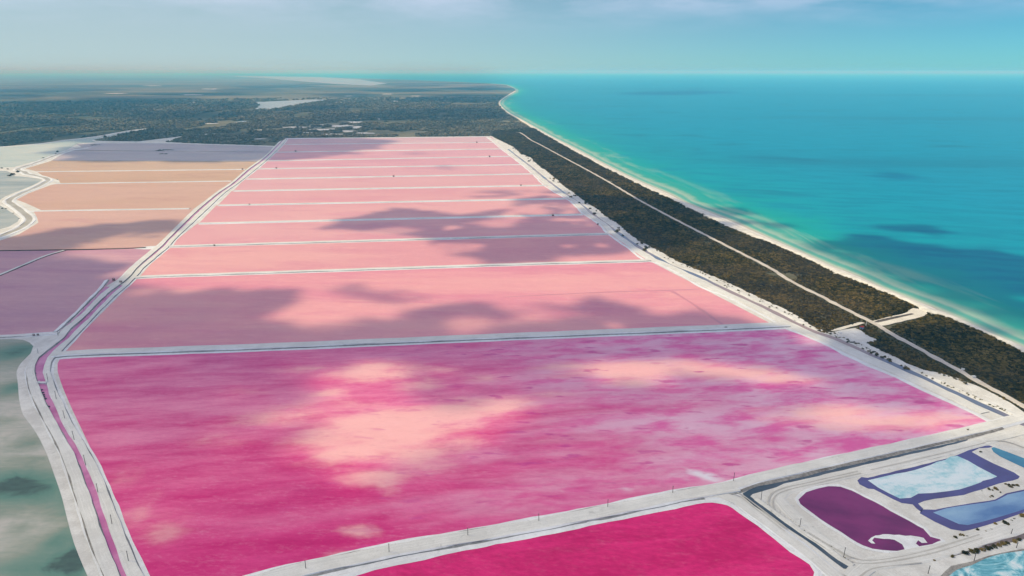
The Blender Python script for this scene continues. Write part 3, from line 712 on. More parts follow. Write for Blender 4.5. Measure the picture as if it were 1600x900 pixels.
EDGE = [(760, 214.5), (769, 221), (783, 233), (799, 245), (814, 257), (832, 272), (849, 289), (871, 303), (887, 312), (900, 323), (911, 334.5), (934, 349), (950, 366), (969, 379), (1007, 407), (1024, 411), (1052, 423.5), (1097, 449.5), (1135, 464), (1174, 483.5), (1206, 501),
        (1222, 511), (1240, 517.5), (1256, 524), (1280, 534), (1300, 543.5), (1320, 554), (1340, 563), (1358, 572), (1400, 590), (1440, 608.5), (1465, 619), (1496, 634), (1525, 648), (1546, 659)]
ribbon('shore_crust', EDGE, [(-1.3, 0.045, 0), (-0.4, 0.22, 0), (0.9, 0.05, 0)], [M['salt_white']], step=4, wobble=0.7)
def off_line(pts, d):
    W = smooth([g(*p) for p in pts], 8); out = []
    for i, p in enumerate(W):
        a = W[max(0, i - 1)]; c = W[min(len(W) - 1, i + 1)]; t = (c - a).normalized()
        out.append(p + Vector((t.y, -t.x, 0)) * d)
    return out
ribbon('causeway_road', None, [(-2.6, 0.03, 0), (-1.9, 0.25, 1), (1.9, 0.25, 0), (2.6, 0.03, 0)], [M['salt_ground'], M['road']], step=6, world_pts=off_line(EDGE, -4.4)[::2])
ribbon('verge', None, [(-1.6, 0.02, 0), (0, 0.4, 0), (1.8, 0.02, 0)], [M['salt_ground']], step=6, world_pts=off_line(DITCH, -3.6)[::2])

# crust along the big pond's far and western shores comes with the dikes; a rim for the near pond
ribbon('shore_crust', NEAR[:17], [(-0.6, 0.05, 0), (0.2, 0.22, 0), (1.3, 0.05, 0)], [M['salt_white']], step=2.5, wobble=0.35, wscale=3)

# coastal track through the scrub and its side branch to the beach
TRACK = [(806, 206.6), (812, 207), (819, 211), (830, 219), (845, 226.5), (880, 245.5), (922, 268), (960, 289.5), (995, 310.5), (1042, 336), (1107, 369.5), (1150, 391.5), (1200, 417), (1237, 440), (1282, 462.5), (1325, 485), (1362, 503), (1395, 522.5), (1440, 547), (1500, 580), (1545, 605), (1600, 635), (1700, 690), (1900, 800)]
ribbon('sand_track', TRACK, [(-1.35, 0.0, 0), (-1.15, 0.15, 0), (1.15, 0.15, 0), (1.35, 0.0, 0)], [M['track']], step=3, wobble=0.7, wscale=4.0)
sheet('sand_branch', [(1360, 502.5), (1385, 496.2), (1408, 490.5), (1418, 488), (1420, 484.5), (1428, 481.5), (1441, 484), (1450, 488), (1444, 493.5), (1430, 498), (1400, 504.5), (1388, 508), (1372, 509.5)], 0.06, M['sand'], smooth_step=3, ragged=0.35)
sheet('trench', [(1364, 503.6), (1372, 500.2), (1424, 489.6), (1429, 490.8), (1400, 497.6), (1372, 504)], 0.09, M['dark_bank'], smooth_step=3)
sheet('sand_branch', [(1300, 515.5), (1325, 508.5), (1345, 503), (1352, 504.5), (1330, 511), (1312, 516), (1290, 519)], 0.06, M['sand'], smooth_step=3, ragged=0.4)

# near right: canals, salt ponds and pans
b = MB('slate_canal'); n = b.noise(b.pos(), 0.12, 5, 0.6); b.principled(b.mix(b.mr(n, .35, .65), (0.045, 0.07, 0.10), (0.085, 0.105, 0.14)), 0.18, 0.4, 1.33, water_bump(b)); M['slate'] = b.m
VCAN = [(1160, 771), (1182, 760.5), (1212, 754.5), (1250, 745.5), (1300, 733.5), (1394, 712.5), (1478, 694), (1511, 685.5), (1512, 688), (1478, 697.5), (1394, 716.5), (1300, 738.5), (1260, 748.5), (1224, 758.5), (1195, 767), (1176, 772), (1172, 775),
        (1177, 779), (1200, 796.5), (1250, 832), (1287, 856), (1312, 875), (1331, 886), (1329, 890), (1318, 888.5), (1287, 865.5), (1262, 846.5), (1200, 804), (1177, 789.5), (1163, 778)]
sheet('canal', VCAN, 0.03, M['slate'], smooth_step=2.5, ragged=0.15)
ribbon('canal_bank', [(1158, 768), (1182, 757.5), (1212, 751.5), (1250, 742.8), (1300, 730.8), (1394, 709.5), (1478, 690.5), (1520, 681), (1566, 669)], [(-0.9, 0.03, 0), (0, 0.4, 0), (0.9, 0.05, 0)], [M['bank']], step=2.5)
ribbon('canal_bank', [(1182, 779.5), (1203, 794.5), (1252, 829.5), (1290, 853.5), (1314, 872), (1334, 884)], [(-0.9, 0.05, 0), (0, 0.45, 0), (1.2, 0.03, 0)], [M['salt_ground']], step=2)
b = MB('purple_brine'); n = b.noise(b.pos((.5, 1, 1), .3), 0.1, 5, 0.6); b.principled(b.mix(b.mr(n, .35, .65), (0.135, 0.014, 0.105), (0.215, 0.024, 0.145)), 0.2, 0.3, 1.33, water_bump(b, .5, .05)); M['purple'] = b.m
PURP = [(1242, 779), (1256, 767.5), (1275, 761.5), (1292, 758), (1314, 758), (1333, 765), (1394, 797), (1447, 826), (1456, 838), (1470, 841), (1475, 846), (1460, 853), (1442, 857.5), (1411, 864), (1380, 862), (1347, 855.5), (1311, 833), (1269, 805), (1246, 788)]
sheet('salt_pond', PURP, 0.03, M['purple'], smooth_step=2.5)
ribbon('shore_crust', PURP + [PURP[0]], [(-0.35, 0.05, 0), (0.1, 0.18, 0), (0.8, 0.04, 0)], [M['salt_white']], step=2, wobble=0.3, wscale=3)
sheet('salt_spit', [(1357, 846), (1359.5, 840), (1368, 837), (1389, 835), (1422, 837.5), (1443, 840), (1448, 848), (1441, 848.5), (1434, 845), (1431, 849), (1440, 857.6), (1428, 863), (1416, 865), (1408, 850), (1396, 843.5), (1380, 842), (1367, 840.5), (1363, 844), (1368, 849), (1362, 849)], 0.07, M['salt_white'], smooth_step=1.2, ragged=0.22)
b = MB('indigo_brine'); n = b.noise(b.pos(), 0.1, 4, 0.6); b.principled(b.mix(b.mr(n, .35, .65), (0.075, 0.065, 0.20), (0.09, 0.085, 0.26)), 0.2, 0.35, 1.33, water_bump(b, .5, .05)); M['indigo'] = b.m
INDA = [(1340, 751), (1346, 745.5), (1356, 746.5), (1390, 738.5), (1430, 729), (1480, 716), (1495, 711), (1518, 701.5), (1530, 697), (1546, 696), (1551, 698), (1545, 699.5), (1530, 700.5), (1518, 706), (1552, 724), (1593, 744.5), (1560, 756), (1506, 773), (1460, 779.5), (1434, 787), (1442, 795), (1439, 800), (1432, 794), (1426, 788), (1408, 786), (1380, 772), (1366, 764.5), (1356, 763.5), (1343, 757)]
sheet('salt_pond', INDA, 0.03, M['indigo'], smooth_step=2.5, ragged=0.12)
b = MB('blue_salt_crust'); n1 = b.noise(b.pos((.5, 1, 1), -.5), 0.09, 5, 0.6, 0.8); n2 = b.noise(b.pos(), .6, 5, .65)
f = b.math('ADD', b.math('MULTIPLY', n1, .75), b.math('MULTIPLY', n2, .25))
b.principled(b.ramp(f, [(0.34, (0.16, 0.44, 0.52)), (0.44, (0.38, 0.62, 0.68)), (0.53, (0.66, 0.76, 0.80)), (0.7, (0.76, 0.80, 0.83))]), 0.6, 0.3, 1.4, b.bump(f, .3, .3)); M['bluesalt'] = b.m
sheet('salt_slab', [(1357, 751), (1372, 761.5), (1407, 779.5), (1422, 778), (1435, 771.5), (1456, 771), (1480, 768), (1500, 764.5), (1520, 759), (1533, 754), (1536, 751), (1558, 745), (1530, 730), (1497, 713), (1475, 718.5), (1440, 731), (1400, 741)], 0.06, M['bluesalt'], smooth_step=3, ragged=0.2)
INDB = [(1437, 802), (1440, 796), (1461, 796.5), (1478, 793), (1520, 786), (1555, 780.5), (1572, 771), (1600, 765), (1680, 742), (1720, 765), (1600, 801), (1561, 814.5), (1530, 824), (1505, 830), (1486, 827), (1460, 815)]
sheet('salt_pond', INDB, 0.03, M['indigo'], smooth_step=2.5)
b = MB('blue_brine'); n = b.noise(b.pos((.4, 1, 1), -.3), 0.1, 5, 0.6); b.principled(b.ramp(n, [(0.35, (0.10, 0.20, 0.42)), (0.55, (0.22, 0.36, 0.56)), (0.7, (0.30, 0.46, 0.62))]), 0.3, 0.35, 1.33, water_bump(b, .5, .05)); M['bluebrine'] = b.m
sheet('salt_shelf', [(1458, 801), (1478, 794.5), (1520, 788), (1556, 782.5), (1574, 773), (1600, 767.5), (1680, 746), (1690, 765), (1600, 796), (1533, 816), (1512, 820.5), (1498, 819), (1478, 810)], 0.045, M['bluebrine'], smooth_step=3)
b = MB('teal_brine'); n = b.noise(b.pos(), 0.1, 4, 0.6); b.principled(b.mix(b.mr(n, .35, .65), (0.05, 0.20, 0.34), (0.08, 0.30, 0.42)), 0.25, 0.35, 1.33, water_bump(b)); M['teal'] = b.m
sheet('salt_pond', [(1549, 700), (1553, 698.6), (1600, 716), (1700, 752), (1690, 772), (1600, 731), (1562, 713), (1552, 706)], 0.035, M['teal'], smooth_step=3)
b = MB('pan_crust'); n1 = b.noise(b.pos((.6, 1, 1), -.4), 0.16, 6, 0.68, 1.5); b.principled(b.ramp(n1, [(0.36, (0.05, 0.20, 0.26)), (0.46, (0.16, 0.45, 0.54)), (0.53, (0.42, 0.66, 0.70)), (0.62, (0.74, 0.79, 0.80))]), 0.5, 0.3, 1.35, b.bump(n1, .3, .3))
sheet('salt_pan', [(1473, 900), (1490, 886), (1519, 881), (1537, 872.5), (1562, 865), (1600, 859.5), (1700, 845), (1700, 970), (1460, 970)], 0.03, b.m, smooth_step=2.5, ragged=0.15)
sheet('mud_fringe', [(1465, 905), (1486, 884.5), (1500, 881.5), (1522, 876.5), (1545, 868.5), (1600, 857.5), (1700, 842), (1700, 846), (1600, 860.5), (1562, 866), (1537, 874), (1519, 883), (1496, 890), (1476, 905)], 0.05, M['bank'], smooth_step=2)
b = MB('brown_ditch'); n = b.noise(b.pos(), 0.5, 5, 0.7); b.principled(b.mix(b.mr(n, .35, .65), (0.12, 0.09, 0.085), (0.24, 0.19, 0.18)), 0.5, 0.3, 1.4, b.bump(n, .5, .3))
sheet('ditch', [(1486, 870), (1525, 853.5), (1575, 837), (1600, 831), (1700, 803), (1700, 818), (1600, 842.5), (1550, 854.5), (1512, 863.5)], 0.03, b.m, smooth_step=2.5)
ribbon('service_road', [(1330, 905), (1352, 885), (1400, 874), (1470, 860.5), (1540, 838.5), (1600, 819), (1760, 772)], [(-2.6, 0.02, 0), (-2.2, 0.2, 0), (2.2, 0.2, 0), (2.6, 0.02, 0)], [M['road']], step=3)
ribbon('service_road', [(1262, 825), (1232, 797), (1216, 779), (1222, 767.5), (1252, 757.5), (1300, 746.5), (1394, 725.5), (1490, 702), (1556, 684), (1640, 662)], [(-2.2, 0.02, 0), (-1.8, 0.15, 0), (1.8, 0.15, 0), (2.2, 0.02, 0)], [M['road']], step=3)
ribbon('service_road', [(1258, 822), (1290, 846), (1330, 866), (1362, 884), (1400, 905)], [(-1.8, 0.02, 0), (-1.4, 0.12, 0), (1.4, 0.12, 0), (1.8, 0.02, 0)], [M['road']], step=3)
# old wheel lines under the shallow brine of the last pink pond
b = MB('silted_line'); b.principled((0.62, 0.24, 0.29), 0.3, 0.2, 1.33)
ribbon('silted_line', [(790, 464), (860, 460.5), (950, 456.5), (1050, 453.5), (1096, 452)], [(-.7, 0.04, 0), (.7, 0.04, 0)], [b.m], step=6, wobble=.5)
ribbon('silted_line', [(1050, 455), (1075, 470), (1100, 487), (1132, 509)], [(-.9, 0.042, 0), (.9, 0.042, 0)], [b.m], step=4, wobble=.5)

# far lakes and bare flats inland
b = MB('far_lake'); b.principled((0.33, 0.38, 0.40), 0.4, 0.3, 1.33); M['lake'] = b.m
sheet('lake', [(397, 172), (404, 165), (400, 159.5), (420, 158.6), (450, 157.2), (490, 155.6), (514, 155.8), (500, 159), (478, 161.5), (462, 165), (445, 168), (425, 171.6)], 0.05, M['lake'], smooth_step=25)
sheet('lake', [(350, 118.6), (440, 119.6), (500, 120.4), (560, 124), (605, 130.5), (580, 133.6), (520, 131), (470, 127), (420, 122.5)], 0.05, M['lake'], smooth_step=200)
sheet('lake', [(365, 191.5), (378, 188.8), (392, 189.2), (380, 191.8)], 0.05, M['lake'], smooth_step=10)
for (x0, y0, rx, ry) in [(470, 199, 34, 1.3), (550, 199, 30, 1.8), (500, 196, 22, 1.4), (420, 203, 22, 1.0), (565, 208, 20, 1.2), (470, 191, 18, .8), (600, 186, 16, .7), (390, 211, 18, .9), (620, 158, 12, .6), (530, 160, 9, .6), (535, 197, 26, 2.6), (505, 203, 30, 2.2), (480, 208, 22, 1.6), (555, 191, 14, 1.5), (545, 205, 18, 1.6), (460, 201, 16, 1.0), (520, 210, 26, 1.4), (440, 196, 12, 0.8), (555, 181, 8, 1.6), (575, 163, 9, .7), (605, 147, 10, .5), (490, 185, 14, .7),
                         (440, 211, 20, .9), (405, 217, 12, .7), (425, 219, 9, .9), (385, 220, 8, .5), (650, 150, 10, .4), (330, 139, 18, .5), (300, 148, 20, .6), (180, 146, 20, .5), (240, 134, 18, .4), (310, 160, 16, .5), (545, 150, 8, .5), (580, 172, 9, .5), (330, 193, 14, .6)]:
    pl = []
    for k in range(22):
        a = k / 22 * 2 * math.pi; r = rng.uniform(0.55, 1.15)
        pl.append((x0 + rx * math.cos(a) * r, y0 + ry * math.sin(a) * r))
    sheet('bare_flat', pl, 0.04, M['salt_ground'], smooth_step=15)

# ------------------------------------------------------------------ cloud cover overhead (its gaps light the ponds)
CLOUD_Z = 560.0
SHADE = [  # (outline on the ground in photo pixels, cover 0..1, softness m)
 ([(-60, 372), (0, 371), (60, 362), (110, 355), (160, 352), (225, 345), (282, 345), (290, 350), (262, 366), (225, 372), (185, 372), (165, 378), (150, 384), (95, 392), (110, 402), (170, 408), (222, 408), (205, 420), (192, 432), (215, 446), (260, 452), (330, 449), (400, 452), (440, 452),
   (462, 460), (466, 474), (440, 490), (400, 494), (470, 506), (560, 498), (610, 496), (640, 486), (700, 478), (760, 476), (800, 482), (870, 478), (905, 470), (930, 456), (955, 460), (975, 472), (1030, 484), (1080, 492), (1120, 500), (1160, 508), (1230, 514), (1290, 506), (1340, 500), (1392, 512), (1440, 490), (1500, 500), (1560, 528), (1620, 556), (1800, 640), (1800, 690), (1600, 632), (1560, 612), (1500, 592), (1440, 590), (1420, 600),
   (1480, 640), (1560, 668), (1700, 690), (2300, 1100), (-700, 1100), (-400, 480)], 0.90),
 ([(490, 354), (540, 344), (575, 331), (620, 325), (672, 328), (705, 335), (745, 334), (800, 322), (825, 306), (880, 303.5), (905, 301), (950, 307), (990, 312), (1005, 308), (1045, 310), (1080, 318), (1110, 322), (1145, 332), (1165, 346), (1150, 358), (1165, 366), (1120, 369), (1090, 372), (1072, 382), (1040, 389), (1000, 385), (980, 396), (950, 402), (900, 400), (870, 406), (800, 412), (760, 416), (735, 408), (705, 396), (690, 382), (620, 366), (545, 361)], 0.86),
 ([(480, 440), (520, 448), (545, 440), (585, 438), (600, 450), (640, 468), (630, 478), (580, 470), (530, 458)], 0.6),
 ([(415, 252.5), (470, 250), (505, 246), (545, 241), (575, 238), (572, 232), (590, 229), (622, 226), (610, 219), (560, 216), (440, 214), (430, 205), (330, 203), (240, 201), (150, 207), (130, 222), (70, 238), (85, 250), (170, 252.6), (250, 251), (310, 254), (400, 253)], 0.8),
 ([(660, 262), (690, 260), (720, 263), (700, 266)], 0.5), ([(640, 240), (680, 236), (660, 242)], 0.5), ([(730, 306), (790, 300), (830, 302), (780, 308)], 0.6),
 ([(-60, 205), (60, 205), (160, 211), (200, 214), (120, 220), (40, 226), (-60, 230)], 0.85), ([(-60, 186), (100, 188), (160, 196), (60, 200), (-60, 198)], 0.75),
 ([(560, 180), (640, 172), (720, 171), (790, 170), (812, 186), (740, 189), (640, 190), (570, 187)], 0.85), ([(600, 156), (700, 148), (785, 148), (800, 155), (760, 161), (660, 160)], 0.8), ([(200, 176), (330, 174), (420, 178), (380, 186), (260, 190), (190, 186)], 0.7),
 ([(0, 168), (120, 164), (260, 170), (160, 178), (0, 178)], 0.7), ([(420, 190), (500, 186), (560, 178), (600, 200), (680, 204), (560, 212), (450, 212)], 0.55), ([(480, 148), (560, 144), (600, 149), (540, 154)], 0.7), ([(100, 150), (260, 150), (330, 156), (180, 160)], 0.7), ([(-40, 148), (60, 147), (80, 153), (-40, 155)], 0.7),
 ([(670, 138), (770, 134), (806, 139), (760, 142)], 0.8), ([(0, 158), (140, 156), (330, 161), (200, 166), (0, 165)], .8), ([(-40, 139), (120, 137.5), (220, 140), (90, 144), (-40, 144)], .8), ([(350, 134.5), (480, 133), (520, 136), (400, 138)], .8), ([(560, 141), (660, 139), (690, 142), (610, 145)], .7), ([(210, 147), (330, 145), (440, 148), (300, 151)], .8), ([(330, 164), (400, 160), (396, 170), (340, 172)], .7), ([(440, 172), (520, 166), (560, 171), (480, 178)], .75), ([(600, 133.5), (700, 132), (690, 135), (620, 136)], .7), ([(640, 196), (720, 193), (760, 197), (690, 201)], .6), ([(300, 140), (420, 138), (460, 143), (360, 145)], 0.6),
 ([(1100, 322), (1150, 326), (1175, 336), (1140, 340)], 0.8), ([(1150, 340), (1200, 344), (1240, 358), (1190, 356)], 0.8),
 ([(1280, 380), (1330, 368), (1370, 366), (1420, 376), (1480, 384), (1560, 392), (1640, 410), (1900, 440), (1900, 560), (1640, 500), (1560, 490), (1480, 462), (1410, 430), (1350, 404), (1300, 392)], 0.95), ([(1250, 372), (1340, 400), (1400, 430), (1480, 462), (1560, 490), (1640, 500), (1900, 560), (1900, 660), (1640, 556), (1560, 520), (1480, 484), (1400, 448), (1330, 416), (1270, 390)], 0.55), ([(1330, 352), (1380, 349), (1450, 354), (1490, 362), (1440, 368), (1380, 360)], 0.8),
 ([(1330, 272), (1380, 269), (1420, 275), (1370, 280)], 0.5), ([(1000, 143), (1080, 141), (1160, 144), (1080, 149), (960, 148)], 0.5),
]
HOLES = [
 ([(445, 700), (480, 690), (502, 672), (498, 652), (470, 645), (430, 655), (420, 645), (470, 632), (520, 615), (515, 600), (545, 575), (600, 558), (655, 570), (645, 590), (665, 612), (705, 632), (760, 622), (822, 622), (806, 648), (730, 668), (692, 690), (650, 708), (622, 745), (585, 757), (535, 735), (490, 715)], 0.85),
 ([(900, 574), (960, 566), (1025, 560), (1100, 568), (1180, 573), (1240, 586), (1262, 602), (1200, 597), (1085, 592), (1045, 604), (965, 604), (925, 588)], 0.85),
 ([(1222, 648), (1300, 634), (1400, 650), (1500, 640), (1560, 636), (1640, 660), (1640, 700), (1500, 688), (1440, 672), (1380, 684), (1300, 668)], 0.8),
 ([(450, 580), (490, 570), (505, 578), (470, 586)], .6), ([(505, 612), (535, 604), (540, 618), (510, 622)], .7), ([(645, 598), (690, 594), (680, 606), (650, 608)], .7), ([(670, 574), (730, 570), (715, 582), (680, 582)], .5), ([(735, 592), (800, 584), (790, 596), (745, 600)], .5), ([(820, 640), (870, 632), (860, 648)], .4), ([(380, 612), (430, 604), (420, 618)], .5), ([(604, 763), (622, 762), (624, 782), (608, 784)], 0.6), ([(536, 828), (560, 822), (580, 832), (560, 840), (538, 838)], 0.7), ([(505, 880), (540, 870), (560, 873), (530, 884)], 0.5),
 ([(440, 472), (480, 464), (560, 470), (640, 486), (600, 498), (500, 500), (440, 492)], 0.8), ([(470, 504), (560, 502), (580, 512), (500, 516)], 0.3),
 ([(735, 346), (770, 340), (805, 342), (790, 352), (750, 352)], 0.8), ([(796, 322), (840, 318), (853, 326), (845, 334), (800, 336)], 0.9), ([(680, 384), (740, 380), (752, 390), (710, 396)], 0.7), ([(575, 358), (640, 354), (680, 360), (640, 366), (560, 368)], 0.6),
 ([(800, 484), (850, 484), (890, 494), (860, 506), (800, 512)], 0.7), ([(720, 505), (770, 500), (800, 506), (760, 520), (700, 527)], 0.6),
 ([(165, 366), (210, 362), (205, 371), (172, 373)], 0.9), ([(110, 400), (170, 394), (235, 391), (226, 404), (150, 405)], 0.95), ([(120, 379), (155, 375), (150, 381)], .8), ([(60, 396), (120, 394), (110, 404), (60, 402)], 0.25),
 ([(1430, 488), (1470, 494), (1500, 506), (1470, 514), (1430, 500)], 0.6), ([(180, 440), (225, 440), (215, 447), (185, 448)], 0.5), ([(210, 456), (260, 452), (250, 460), (215, 462)], 0.5),
 ([(210, 800), (265, 805), (285, 835), (250, 850), (215, 830)], 0.25), ([(280, 680), (360, 670), (420, 685), (350, 705)], 0.25),
]
def cover(X, Y, warp):
    """share of sunlight kept back over the ground point X, Y"""
    A = np.zeros_like(X)
    wx = (fbm(X / warp, Y / warp, 3.0) - 0.47) * warp * 1.6; wy = (fbm(X / warp + 31, Y / warp + 17, 9.0) - 0.47) * warp * 1.2
    wx = wx + (fbm(X / (warp * .3), Y / (warp * .3), 13.0) - 0.47) * warp * 0.85; wy = wy + (fbm(X / (warp * .3) + 7, Y / (warp * .3) + 5, 19.0) - 0.47) * warp * 0.7
    Xw, Yw = X + wx, Y + wy
    for pl, a in SHADE:
        W = [gnp(*p) for p in pl]; A = np.maximum(A, a * inside(W, Xw, Yw))
    A = np.where(Y < 300, A * np.clip(0.52 + 0.48 * (Y - 190) / 110, 0.52, 1), A)   # the near bank is thinner cloud
    for pl, a in HOLES:
        W = [gnp(*p) for p in pl]; A = A * (1 - a * inside(W, Xw, Yw))
    return A
def blur(A, n):
    for _ in range(n):
        A = (np.roll(A, 1, 0) + np.roll(A, -1, 0) + A * 2) / 4; A = (np.roll(A, 1, 1) + np.roll(A, -1, 1) + A * 2) / 4
    return A
def cloud_mat():
    b = MB('cloud'); d = b.attr('cover')
    n = b.noise(b.pos(), 0.03, 5, 0.6)
    a = b.math('MULTIPLY', d, b.mr(n, 0.3, 0.7, 0.85, 1.12, False))
    tr = b.n('ShaderNodeBsdfTransparent'); df = b.n('ShaderNodeBsdfDiffuse'); tl = b.n('ShaderNodeBsdfTranslucent')
    df.inputs[0].default_value = (0.84, 0.86, 0.97, 1); tl.inputs[0].default_value = (0.84, 0.86, 0.97, 1)
    m1 = b.n('ShaderNodeMixShader'); m1.inputs[0].default_value = 0.35; b.l(df.outputs[0], m1.inputs[1]); b.l(tl.outputs[0], m1.inputs[2])
    m2 = b.n('ShaderNodeMixShader'); b.l(a, m2.inputs[0]); b.l(tr.outputs[0], m2.inputs[1]); b.l(m1.outputs[0], m2.inputs[2])
    b.l(m2.outputs[0], b.out.inputs['Surface']); return b.m
M['cloud'] = cloud_mat()
SH = Vector((TOSUN.x / TOSUN.z, TOSUN.y / TOSUN.z))
def cloud_bank(x0, x1, y0, y1, cell, warp, soft, z, thick):
    X, Y = np.meshgrid(np.arange(x0, x1 + cell, cell), np.arange(y0, y1 + cell, cell))
    A = blur(cover(X, Y, warp), soft)
    if y0 < 1500:
        A = A * np.where((Y > 285) & (X > -55), np.clip((fbm(X / 26, Y / 30, 77.0) - 0.20) * 9, 0.2, 1), 1)
    A = A * (0.86 + 0.28 * fbm(X / 60, Y / 45, 5.0))
    A = np.clip(A * (1.12 if y0 < 1500 else 1.3), 0, 0.95); A[A < 0.015] = 0
    ny, nx = A.shape
    use = (A[:-1, :-1] + A[1:, :-1] + A[:-1, 1:] + A[1:, 1:]) > 0
    q = np.argwhere(use)
    idx = np.arange(ny * nx).reshape(ny, nx)
    f = np.stack([idx[q[:, 0], q[:, 1]], idx[q[:, 0], q[:, 1] + 1], idx[q[:, 0] + 1, q[:, 1] + 1], idx[q[:, 0] + 1, q[:, 1]]], 1)
    used = np.unique(f); remap = -np.ones(ny * nx, int); remap[used] = np.arange(len(used))
    f = remap[f]
    a = A.ravel()[used]; gx = X.ravel()[used]; gy = Y.ravel()[used]
    nrel = fbm(gx / 35, gy / 35, 8.0)
    zb = np.full_like(a, z) - 4 * a
    zt = z + thick * np.sqrt(a) * (0.5 + nrel) + 0.5
    V = np.concatenate([np.stack([gx + SH.x * zb, gy + SH.y * zb, zb], 1), np.stack([gx + SH.x * zt, gy + SH.y * zt, zt], 1)])
    n = len(used)
    me = bpy.data.meshes.new('cloud')
    me.from_pydata(V.tolist(), [], np.concatenate([f[:, ::-1], f + n]).tolist())
    at = me.attributes.new('cover', 'FLOAT', 'POINT')
    dens = 1 - np.sqrt(1 - a); at.data.foreach_set('value', np.concatenate([dens, dens]).astype(np.float32))
    for p in me.polygons: p.use_smooth = True
    link('cloud', me, 'structure', None, [M['cloud']])
cloud_bank(-420, 760, 90, 700, 3.5, 26.0, 2, CLOUD_Z, 30)
cloud_bank(-1000, 1500, 700, 1500, 9.0, 60.0, 1, CLOUD_Z, 40)
cloud_bank(-4500, 2600, 1500, 7500, 36.0, 110.0, 1, 1150.0, 60)

# ------------------------------------------------------------------ scrub
def leaf_mat(name, c1, c2, c3):
    b = MB(name); oi = b.n('ShaderNodeObjectInfo'); n = b.noise(b.pos(), 0.035, 4, 0.6); n2 = b.noise(b.pos(), 1.3, 3, 0.6)
    f = b.math('ADD', b.math('MULTIPLY', n, 0.45), b.math('ADD', b.math('MULTIPLY', oi.outputs['Random'], 0.3), b.math('MULTIPLY', n2, 0.25)))
    col = b.ramp(f, [(0.30, c1), (0.5, c2), (0.70, c3)])
    zone = b.noise(b.pos(), 0.011, 4, 0.6)
    col = b.mix(b.mr(zone, 0.42, 0.58, 0.0, 0.65), col, b.mix(0.55, col, (0.105, 0.080, 0.062)))
    b.principled(col, 0.9, 0.02)
    return b.m
M['leaf'] = leaf_mat('scrub_leaf', (0.010, 0.009, 0.004), (0.066, 0.054, 0.010), (0.27, 0.18, 0.05))
M['wood_leaf'] = leaf_mat('woodland_leaf', (0.11, 0.105, 0.06), (0.25, 0.22, 0.13), (0.42, 0.34, 0.23))
M['tuft'] = leaf_mat('dry_tuft', (0.07, 0.07, 0.02), (0.16, 0.13, 0.04), (0.26, 0.19, 0.07))
b = MB('stem'); b.principled((0.09, 0.07, 0.05)); M['stem'] = b.m

def crown_mesh(name, n, seed, flat=0.7, leaf=0.26):
    """unit shrub crown: leaf-sized faces through a lumpy dome"""
    r = np.random.RandomState(seed); V = []; F = []
    lumps = [(r.uniform(-.5, .5), r.uniform(-.5, .5), r.uniform(.15, .55), r.uniform(.35, .6)) for _ in range(7)]
    for k in range(n):
        lx, ly, lz, lr = lumps[r.randint(7)]
        d = r.normal(size=3); d /= np.linalg.norm(d); d[2] = abs(d[2]) * (1 if r.rand() < .8 else -1)
        c = np.array([lx, ly, lz * flat * 1.3]) + d * lr * r.uniform(.75, 1.05) * np.array([1, 1, flat]); c[2] = max(c[2], 0.05)
        nrm = d * 0.5 + np.array([0, 0, 0.75]) + r.normal(size=3) * 0.4; nrm /= np.linalg.norm(nrm)
        a = np.cross(nrm, [0.3, 0.5, 0.8]); a /= np.linalg.norm(a); e = np.cross(nrm, a); s = leaf * r.uniform(.6, 1.3)
        i = len(V); V += [tuple(c + a * s), tuple(c + e * s * .8), tuple(c - a * s), tuple(c - e * s * .8)]; F.append((i, i + 1, i + 2, i + 3))
    me = bpy.data.meshes.new(name); me.from_pydata(V, [], F); return me
def stem_mesh():
    bm = bmesh.new()
    for k in range(4):
        a = k * 1.7; p0 = Vector((math.cos(a) * .08, math.sin(a) * .08, 0)); p1 = Vector((math.cos(a) * .35, math.sin(a) * .35, .5))
        vs = []
        for p, r in ((p0, .05), (p1, .02)):
            vs.append([bm.verts.new(p + Vector((math.cos(t) * r, math.sin(t) * r, 0))) for t in (0, 2.09, 4.19)])
        for j in range(3): bm.faces.new((vs[0][j], vs[0][(j + 1) % 3], vs[1][(j + 1) % 3], vs[1][j]))
    me = bpy.data.meshes.new('stem'); bm.to_mesh(me); bm.free(); return me
CR = [crown_mesh('crown_%d' % i, 84, i + 3, 0.7, 0.29) for i in range(5)]
CT = [crown_mesh('tuft_crown_%d' % i, 60, i + 30, 0.8, 0.22) for i in range(2)]
for m_ in CR: m_.materials.append(M['leaf'])
for m_ in CT: m_.materials.append(M['tuft'])
SM = stem_mesh(); SM.materials.append(M['stem'])
def shrub(p, size, label, group, meshes=CR, name='shrub', cat='shrub', tall=1.0):
    root = bpy.data.objects.new(name, None); COL.objects.link(root)
    root.location = p; root.rotation_euler = (0, 0, rng.uniform(0, 6.28)); root.scale = (size, size, size * tall); root.empty_display_size = 0.2
    root['label'] = label; root['category'] = cat; root['group'] = group
    c = bpy.data.objects.new('crown', rng.choice(meshes)); COL.objects.link(c); c.parent = root
    s = bpy.data.objects.new('stem', SM); COL.objects.link(s); s.parent = root
    return root

